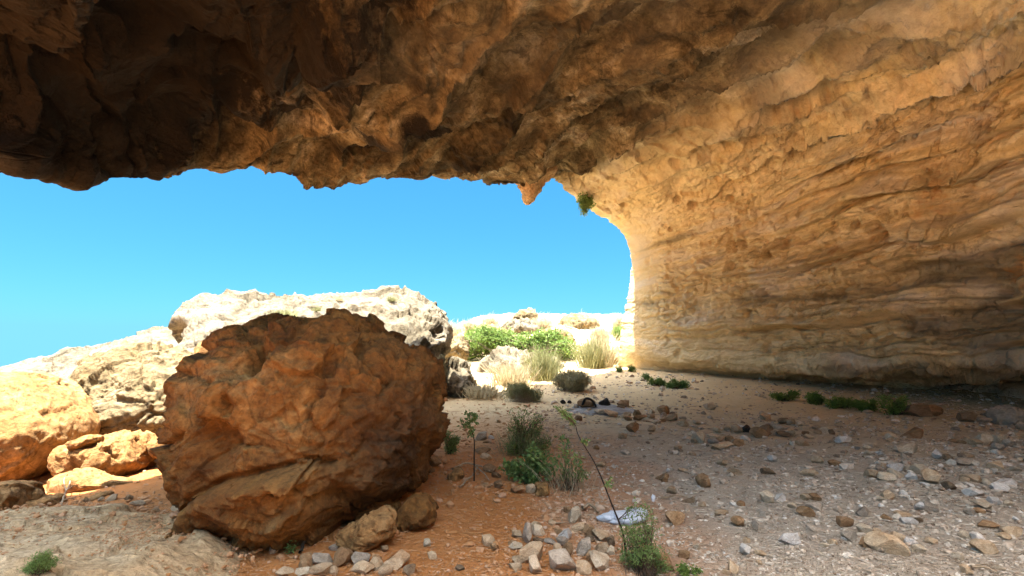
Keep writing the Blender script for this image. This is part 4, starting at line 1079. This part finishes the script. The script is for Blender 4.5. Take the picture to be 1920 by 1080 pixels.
L_olive = leaf_mat('grey_olive_leaf', (.18, .17, .09), (.30, .27, .15), .3)
L_dry = leaf_mat('dry_straw', (.34, .28, .16), (.50, .43, .28), .3)
L_drygreen = leaf_mat('dry_green_straw', (.16, .17, .07), (.30, .29, .14), .3)
M_stem = rock_mat('brown_stem', [(.06, .042, .028), (.10, .07, .045)], scale=8, bump=.3)
M_sapling = rock_mat('dark_sapling_bark', [(.018, .013, .010), (.04, .03, .022)], scale=8, bump=.3)
M_drystem = rock_mat('grey_dry_stem', [(.22, .17, .11), (.32, .26, .18)], scale=8, bump=.3)

def px_clumps(lst, Y, jitter=.5, seed=0):
    rs = np.random.default_rng(seed)
    return [(at(px, py, Y + rs.uniform(-jitter, jitter)), rp * Y / F) for px, py, rp in lst]
B = at(975, 690, 20.5); B[2] = gz(B[0], B[1])[0]
bush('green_shrub', 'big sprawling bright green shrub over the pale boulders beyond the cave mouth', 'shrub', B,
     px_clumps([(876, 645, 30), (864, 672, 24), (915, 632, 30), (950, 640, 30), (985, 645, 30), (1020, 640, 28), (1045, 648, 30), (1075, 655, 28), (930, 662, 26), (1020, 675, 26), (885, 625, 18), (1045, 625, 16), (1000, 690, 14), (1085, 668, 14)], 20.2, .7, 1),
     760, 26, .11, L_bright, M_stem, 5, twig_r=.012, spread=.5)
for k, (px, py, Y, w, h, lab, mt) in enumerate([
    (1018, 622, 26.0, 60, 36, 'pale dry bush on the skyline right of the perched flat rock', L_dry),
    (922, 618, 26.0, 50, 30, 'pale dry bush on the skyline above the left part of the green shrub', L_dry),
    (850, 640, 22.0, 40, 42, 'pale dry bush between the flat-topped boulder and the green shrub', L_dry),
    (1092, 606, 27.0, 44, 18, 'low dry bush on the skyline ledge near the cave wall', L_dry),
    (1163, 616, 25.0, 34, 26, 'dry bush on the skyline touching the edge of the cave wall', L_dry),
    (985, 660, 24.5, 60, 34, 'straw-coloured bush behind the middle of the green shrub', L_dry),
    (1125, 640, 23.5, 60, 30, 'dry bush on the slope above the pale tall grass', L_dry),
    (1160, 632, 22.5, 20, 18, 'small dark green bush on the slope beside the cave wall', L_mid),
    (880, 622, 24, 36, 22, 'thin pale bush on the crest above the left end of the green shrub', L_dry)]):
    b = at(px, py, Y); rw, rh = w * Y / F / 2, h * Y / F / 2
    c = at(px, py - h * .5, Y); b[2] = min(b[2], gz(b[0], b[1])[0] + .3)
    bush('dry_bush', lab, 'bush', b, [(c, rh * 1.0), (c + np.array([rw * .5, 0, -rh * .2]), rh * .8), (c - np.array([rw * .5, 0, rh * .2]), rh * .8)], 150, 14, .16, mt, M_drystem, 40 + k, aspect=.035, kind='blade', twig_r=.006, group='dry bushes on the hill beyond the mouth', spread=.3, leaf_name='twigs')
for k, (px, py, w, h, n, lab, mt) in enumerate([
    (1128, 688, 44, 66, 650, 'tall pale grass clump at the sunlit foot of the cave wall', L_dry),
    (1110, 690, 40, 60, 800, 'greenish tall grass left of the pale grass clump', L_drygreen),
    (960, 722, 60, 40, 900, 'dry grass in front of the pale boulder under the green shrub', L_dry),
    (1020, 712, 50, 60, 900, 'dry grass between the green shrub and the round grey-green bush', L_drygreen),
    (905, 745, 60, 26, 700, 'straw grass at the sunlit edge beside the white rough boulder', L_dry)]):
    q = ground_hit(px, py); s = q[1] / F
    tuft('grass_clump', lab, 'grass', q, w * s, h * s, n, mt, 60 + k, width=.010, group='grass clumps beyond the mouth')
q = ground_hit(1072, 733); s = q[1] / F
bush('grey_bush', 'round grey-green bush at the edge of the shade on the path', 'bush', q, [(q + np.array([dx * s, dy, dz * s]), r * s) for dx, dy, dz, r in ((0, .2, 22, 22), (-22, .1, 16, 17), (22, 0, 18, 19), (5, -.2, 14, 18))], 420, 22, .085, L_olive, M_drystem, 71, aspect=.06, kind='blade', twig_r=.005, spread=.5)
q = ground_hit(985, 753); s = q[1] / F
bush('low_bush', 'low feathery green bush where the sunlight meets the shade', 'bush', q, [(q + np.array([dx * s, dy, dz * s]), r * s) for dx, dy, dz, r in ((0, .1, 14, 15), (-24, .1, 16, 17), (20, 0, 8, 12), (-8, 0, 22, 12))], 300, 20, .075, L_drygreen, M_drystem, 73, aspect=.06, kind='blade', twig_r=.004, spread=.5)
q = ground_hit(982, 852); s = q[1] / F
bush('green_bush', 'bushy green plant right of the great boulder, tall shoots on top', 'bush', q,
     [(q + np.array([dx * s, dy, dz * s]), r * s) for dx, dy, dz, r in ((0, 0, 22, 24), (-14, .1, 45, 20), (22, .1, 40, 18), (-18, .15, 72, 16), (30, .1, 62, 13), (8, 0, 80, 9), (30, -.1, 14, 20), (-22, -.1, 15, 18), (44, 0, 20, 12))],
     230, 15, .042, L_mid, M_stem, 81, aspect=.22, twig_r=.004, spread=.25)
tuft('grass_clump', 'dry grass tangled in the bushy green plant', 'grass', q, 70 * s, 55 * s, 420, L_drygreen, 83, width=.003)
q = ground_hit(990, 905); s = q[1] / F
bush('leafy_plant', 'low leafy dark green plant above the yellowish square rock', 'plant', q,
     [(q + np.array([dx * s, dy, dz * s]), r * s) for dx, dy, dz, r in ((-18, 0, 28, 20), (14, 0, 34, 20), (0, -.05, 14, 18), (32, .05, 46, 14), (34, 0, 20, 16), (10, .1, 58, 12), (-36, 0, 26, 12))],
     95, 13, .052, L_dark, M_stem, 85, aspect=.6, twig_r=.003, spread=.2)
q = ground_hit(1065, 918); s = q[1] / F
bush('thin_plant', 'sparse upright stems with small leaves left of the diagonal sapling', 'plant', q,
     [(q + np.array([dx * s, dy, dz * s]), r * s) for dx, dy, dz, r in ((-20, 0, 62, 12), (-8, .1, 88, 8), (14, 0, 56, 12), (28, 0, 30, 12), (-4, 0, 26, 14))],
     34, 12, .042, L_dark, M_stem, 87, aspect=.55, twig_r=.003, spread=.4)
tuft('grass_clump', 'thin dry stalks beside the sparse upright stems', 'grass', q, 90 * s, 70 * s, 110, L_dry, 88, width=.0025)
q = ground_hit(1208, 1078); s = q[1] / F
bush('green_bush', 'dark green fine-leaved bush at the foot of the diagonal sapling', 'bush', q,
     [(q + np.array([dx * s, dy, dz * s]), r * s) for dx, dy, dz, r in ((0, 0, 38, 28), (-22, .1, 22, 24), (24, .05, 30, 24), (4, .1, 74, 20), (-26, .1, 66, 16), (26, .1, 70, 14), (-8, .2, 100, 12), (34, 0, 8, 18), (18, .1, 108, 9))],
     190, 14, .024, L_dark, M_stem, 91, aspect=.3, twig_r=.0022, spread=.3)
q = ground_hit(1290, 1079); s = q[1] / F
bush('seedling', 'small bright green seedling at the bottom edge right of the dark bush', 'plant', q, [(q + np.array([-10 * s, 0, 8 * s]), 12 * s), (q + np.array([16 * s, 0, 5 * s]), 8 * s)], 40, 14, .02, L_bright, M_stem, 93, aspect=.45, twig_r=.0015)
q = ground_hit(368, 932); s = q[1] / F
bush('seedling', 'tiny bright green plant at the left foot of the great boulder', 'plant', q, [(q + np.array([0, 0, 10 * s]), 10 * s)], 22, 10, .024, L_bright, M_stem, 94, aspect=.5, twig_r=.0015)
q = ground_hit(545, 1038); s = q[1] / F
bush('seedling', 'tiny green plant in front of the great boulder beside the dark branch', 'plant', q, [(q + np.array([0, 0, 8 * s]), 9 * s)], 12, 7, .026, L_mid, M_stem, 95, aspect=.4, twig_r=.0015)
q = ground_hit(842, 852); s = q[1] / F
bush('green_bush', 'small dark tuft of green leaning by the right side of the great boulder', 'bush', q, [(q + np.array([4 * s, 0, 14 * s]), 13 * s), (q + np.array([12 * s, 0, 28 * s]), 10 * s), (q + np.array([-6 * s, 0, 36 * s]), 9 * s)], 90, 16, .036, L_mid, M_stem, 96, aspect=.25, twig_r=.003)
q = on_obj(slab, 72, 1066); s = q[1] / F
bush('green_bush', 'small wiry green plant growing on the pale bedrock in the bottom left corner', 'bush', q, [(q + np.array([dx * s, 0, dz * s]), r * s) for dx, dz, r in ((0, 14, 16), (-18, 8, 12), (18, 18, 12), (8, 30, 8), (-8, 28, 7))], 170, 20, .016, L_mid, M_stem, 97, aspect=.22, twig_r=.0015, spread=.3)
# strip of plants at the foot of the wall
for k, (px, py, w, h, lab) in enumerate([
    (1232, 723, 26, 10, 'green plant at the wall foot nearest the cave mouth'), (1268, 729, 34, 16, 'low dark green bush at the wall foot right of the one nearest the mouth'),
    (1470, 751, 46, 12, 'flat green plant where the undercut of the wall begins'), (1530, 758, 24, 18, 'round green plant left of the widest green bush of the wall foot'),
    (1578, 765, 40, 20, 'wide green bush in the middle of the row along the wall foot'), (1627, 771, 28, 18, 'green plant just right of the wide bush at the wall foot'),
    (1682, 778, 48, 30, 'tallest green bush of the row along the wall foot, beside the dark rocks'), (1608, 764, 16, 9, 'smallest green plant between two bushes of the wall foot')]):
    q = ground_hit(px, py); s = q[1] / F; rh = h * s * .62
    bush('wall_plant', lab, 'plant', q, [(q + np.array([t * w * s * .48, 0, rh * (.9 + .5 * math.sin(k * 2.1 + t * 4))]), rh * (.75 + .25 * math.cos(k + t * 5))) for t in (-1, -.4, .3, 1)], 90, 16, .05, L_bright if k > 1 else L_mid, M_stem, 110 + k, aspect=.45, twig_r=.004, group='plants along the foot of the wall', spread=.5)
for k, (px, py, lab) in enumerate([(1183, 697, 'dark tuft at the base of the wall beside the sunlit grass'), (1160, 698, 'small dark bush on the path left of the wall base'), (1210, 712, 'low dark tuft along the wall base before the first green plant')]):
    q = ground_hit(px, py); s = q[1] / F
    bush('wall_plant', lab, 'plant', q, [(q + np.array([0, 0, 6 * s]), 7 * s), (q + np.array([5 * s, 0, 4 * s]), 5 * s)], 50, 14, .05, L_dark, M_stem, 130 + k, aspect=.3, twig_r=.004, group='plants along the foot of the wall')
# hanging bush under the lip of the mouth
h0 = at(1104, 372, 15.35)
bush('hanging_bush', 'green bush hanging from the lip of the cave mouth against the sky', 'bush', h0, px_clumps([(1092, 378, 12), (1096, 390, 10), (1104, 384, 9), (1095, 400, 6)], 15.2, .15, 3), 90, 16, .085, L_mid, M_stem, 141, aspect=.4, twig_r=.008, up=-.3)
# tufts on the white flat-topped boulder
for k, (px, py, Y, w, h, mt, lab) in enumerate([(535, 580, 9.2, 44, 16, L_drygreen, 'yellow-green grass patch on the sloping top of the white boulder'), (596, 570, 9.2, 14, 9, L_drygreen, 'small grass tuft right of the grass patch on the white boulder'),
    (733, 552, 9.4, 16, 10, L_drygreen, 'grass tuft on the right-hand crest of the white boulder'), (640, 552, 9.6, 14, 8, L_dry, 'dry tuft on the crest in the middle of the white boulder')]):
    q = on_obj(flat, px, py + 4); s = q[1] / F
    tuft('grass_tuft', lab, 'grass', q, w * s, h * s, 260, mt, 150 + k, width=.006, group='tufts on the white boulder')
q = at(826, 705, 10.0)
bush('dry_bush', 'small olive bush squeezed behind the right edge of the great boulder', 'bush', q, [(q + np.array([0, 0, .1]), .16), (q + np.array([.02, 0, .3]), .12)], 90, 14, .05, L_olive, M_drystem, 160, aspect=.4, twig_r=.004)

# saplings
def sapling(name, label, path, radii, lobes, nl, size, seed, twigs=()):
    base = np.array(path[0]); rs = np.random.default_rng(seed)
    e = place(name, label, 'sapling', base)
    P_ = np.array(path) - base
    t = np.linspace(0, len(P_) - 1, 26)
    main = catmull(P_, t)
    r = np.interp(t, np.arange(len(P_)), radii)
    V, Fc = tubes([(main, r)], 7)
    obj('stem', mesh_np('stem', V, Fc), M_sapling, e)
    lines, LC = [], []
    for (tp, c, rad, m) in lobes:
        st = main[int(tp * 25)]; c = np.array(c) - base
        for _ in range(m):
            v = rs.normal(size=3); v /= np.linalg.norm(v)
            tip = c + v * rad * rs.uniform(.5, 1)
            q = np.linspace(0, 1, 5)[:, None]
            L = st * (1 - q) + tip * q + np.array([0, 0, -1.0]) * (q * (1 - q)) * .15 * np.linalg.norm(tip - st)
            lines.append((L, np.linspace(.0025, .001, 5)))
            k = rs.uniform(.35, 1, nl); i0 = np.clip((k * 4).astype(int), 0, 3); f = (k * 4 - i0)[:, None]
            LC.append(L[i0] * (1 - f) + L[i0 + 1] * f + rs.normal(size=(nl, 3)) * size * .25)
    V, Fc = tubes(lines, 4); obj('twigs', mesh_np('twigs', V, Fc), M_stem, e)
    V, Fc = leaves(np.concatenate(LC), size, rs, .5, .1)
    obj('foliage', mesh_np('foliage', V, Fc, False), L_dark, e)
    return e
b = ground_hit(1174, 1046); Y = b[1]
sapling('sapling', 'thin dark diagonal sapling leaning left in the foreground', [b, at(1168, 1000, Y), at(1144, 938, Y + .05), at(1117, 872, Y + .1), at(1086, 820, Y + .15), at(1078, 795, Y + .15), at(1062, 775, Y + .2)],
        [.008, .0072, .0062, .005, .004, .003, .0015],
        [(.86, at(1058, 770, Y + .2), .045, 10), (.90, at(1046, 766, Y + .15), .03, 6), (.80, at(1070, 785, Y + .2), .035, 5), (.55, at(1045, 838, Y + .1), .03, 4), (.66, at(1100, 828, Y + .1), .03, 3), (.25, at(1195, 950, Y), .06, 4), (.4, at(1150, 905, Y), .05, 3)], 11, .026, 171)
b = ground_hit(889, 902); Y = b[1]
sapling('sapling', 'thin upright sapling beside the right side of the great boulder', [b, at(889, 860, Y), at(889, 825, Y), at(882, 800, Y), at(880, 776, Y)], [.008, .0075, .006, .004, .002],
        [(.75, at(868, 790, Y), .07, 7), (.85, at(895, 785, Y), .07, 7), (.6, at(878, 800, Y), .09, 5), (.9, at(880, 775, Y), .04, 4)], 11, .036, 173)

# ------------------------------------------------------------------ dry wood and scraps
M_wood = rock_mat('bleached_wood', [(.20, .14, .085), (.33, .25, .16), (.42, .34, .24)], scale=4, bump=.5, fine=30, stretch=(1, 1, 1))
M_darkwood = rock_mat('dark_wood', [(.035, .025, .017), (.06, .045, .03)], scale=5, bump=.5)
M_char = rock_mat('charcoal', [(.010, .010, .010), (.03, .028, .026)], scale=6, bump=.8)
def branch(name, label, lines, mat, cat='branch'):
    b0 = np.array(lines[0][0][0])
    LL = []
    for pts, r0, r1 in lines:
        p = np.array(pts) - b0; t = np.linspace(0, len(p) - 1, 14); q = catmull(p, t)
        q = q + np.stack([.3 * r0 * np.sin(t * 5 + k) for k in (0, 1, 2)], 1)
        LL.append((q, np.linspace(r0, r1, 14)))
    V, Fc = tubes(LL, 6)
    return tag(obj(name, mesh_np(name, V, Fc), mat, loc=b0), label, cat)
def gp(px, py, lift=.0):
    q = ground_hit(px, py); return q + np.array([0, 0, lift])
branch('charred_log', 'curved charred log lying on the campfire stones', [([gp(1090, 767, .06), gp(1098, 768, .20), gp(1108, 768, .21), gp(1117, 769, .08)], .03, .022)], M_char, 'log')
branch('dry_branch', 'dark curved branch on the ground under the front of the great boulder', [([gp(562, 1040, .01), gp(572, 1022, .03), gp(590, 1008, .03), gp(612, 1000, .03)], .013, .008)], M_darkwood)
branch('dry_branch', 'bleached forked branch lying at the foot of the upright sapling', [([gp(848, 885, .03), gp(870, 878, .05), gp(895, 880, .05), gp(918, 888, .03)], .014, .007), ([gp(862, 918, .02), gp(875, 908, .04), gp(888, 900, .06), gp(896, 884, .06)], .010, .006), ([gp(890, 882, .05), gp(905, 894, .05), gp(918, 905, .02)], .008, .004)], M_wood)
branch('dry_branch', 'pale tangled twig in front of the squat honey boulder at the left', [([gp(112, 952, .01), gp(122, 938, .08), gp(130, 925, .14)], .010, .006), ([gp(122, 938, .08), gp(118, 925, .15), gp(124, 922, .2)], .007, .004), ([gp(124, 935, .09), gp(138, 932, .12), gp(148, 926, .05)], .007, .003), ([gp(116, 946, .04), gp(130, 944, .05), gp(140, 940, .02)], .006, .003)], M_wood)
branch('dry_branch', 'weathered piece of wood behind the heap at the bottom edge', [([gp(1092, 960, .03), gp(1105, 957, .05), gp(1122, 966, .03)], .018, .010), ([gp(1100, 970, .02), gp(1112, 972, .03), gp(1122, 978, .02)], .007, .004)], M_wood)
branch('dry_branch', 'straight dry stick on the earth right of the fine-leaved dark bush', [([gp(1240, 938, .02), gp(1262, 936, .03), gp(1290, 935, .02)], .009, .005)], M_wood)
branch('dry_branch', 'split pale stalk at the bottom edge on the far right', [([gp(1822, 1068, .02), gp(1845, 1072, .03), gp(1872, 1080, .02)], .010, .006), ([gp(1830, 1066, .02), gp(1850, 1067, .03), gp(1862, 1074, .02)], .005, .003)], M_wood)
branch('dry_branch', 'long thin twig on the earth left of the pale wood', [([gp(1040, 985, .02), gp(1055, 990, .04), gp(1072, 986, .03), gp(1082, 976, .02)], .005, .002), ([gp(1055, 990, .04), gp(1050, 978, .05)], .004, .002)], M_wood)
M_plastic = bpy.data.materials.new('crumpled_plastic'); M_plastic.use_nodes = True
_b = M_plastic.node_tree.nodes['Principled BSDF']; _b.inputs['Roughness'].default_value = .35; _b.inputs['Base Color'].default_value = (.62, .66, .70, 1)
_nt = M_plastic.node_tree; _n = nd(_nt, 'ShaderNodeTexNoise', Scale=26.0, Detail=4.0); _r = ramp(_nt, _n.outputs[0], [(.3, (.30, .33, .36)), (.7, (.46, .48, .50))]); _nt.links.new(_r.outputs[0], _b.inputs['Base Color'])
def scrap(name, label, c, sx, sy, sz, seed):
    V, Fc = ico(5)
    V = V * np.array([sx, sy, sz])
    p = V / sx * 1.6 + seed
    w = worley(p * 1.4)
    V = V * (1 + .35 * fbm(p, 3, ridged=True) - .35 * (w - .5))[:, None]
    return tag(obj(name, mesh_np(name, V, Fc), M_plastic, loc=c), label, 'litter')
q = ground_hit(1168, 980); scrap('plastic_bag', 'crumpled white plastic bag lying under the dark green bush', q + np.array([0, 0, .04]), .17, .08, .045, 3)
q = ground_hit(1195, 968); scrap('plastic_scrap', 'grey-white plastic scrap just behind the plastic bag', q + np.array([0, 0, .03]), .09, .05, .035, 7)
q = at(1225, 934, ground_hit(1225, 1000)[1]); scrap('plastic_scrap', 'small white scrap caught on the shoots of the dark green bush', q, .014, .008, .024, 9)
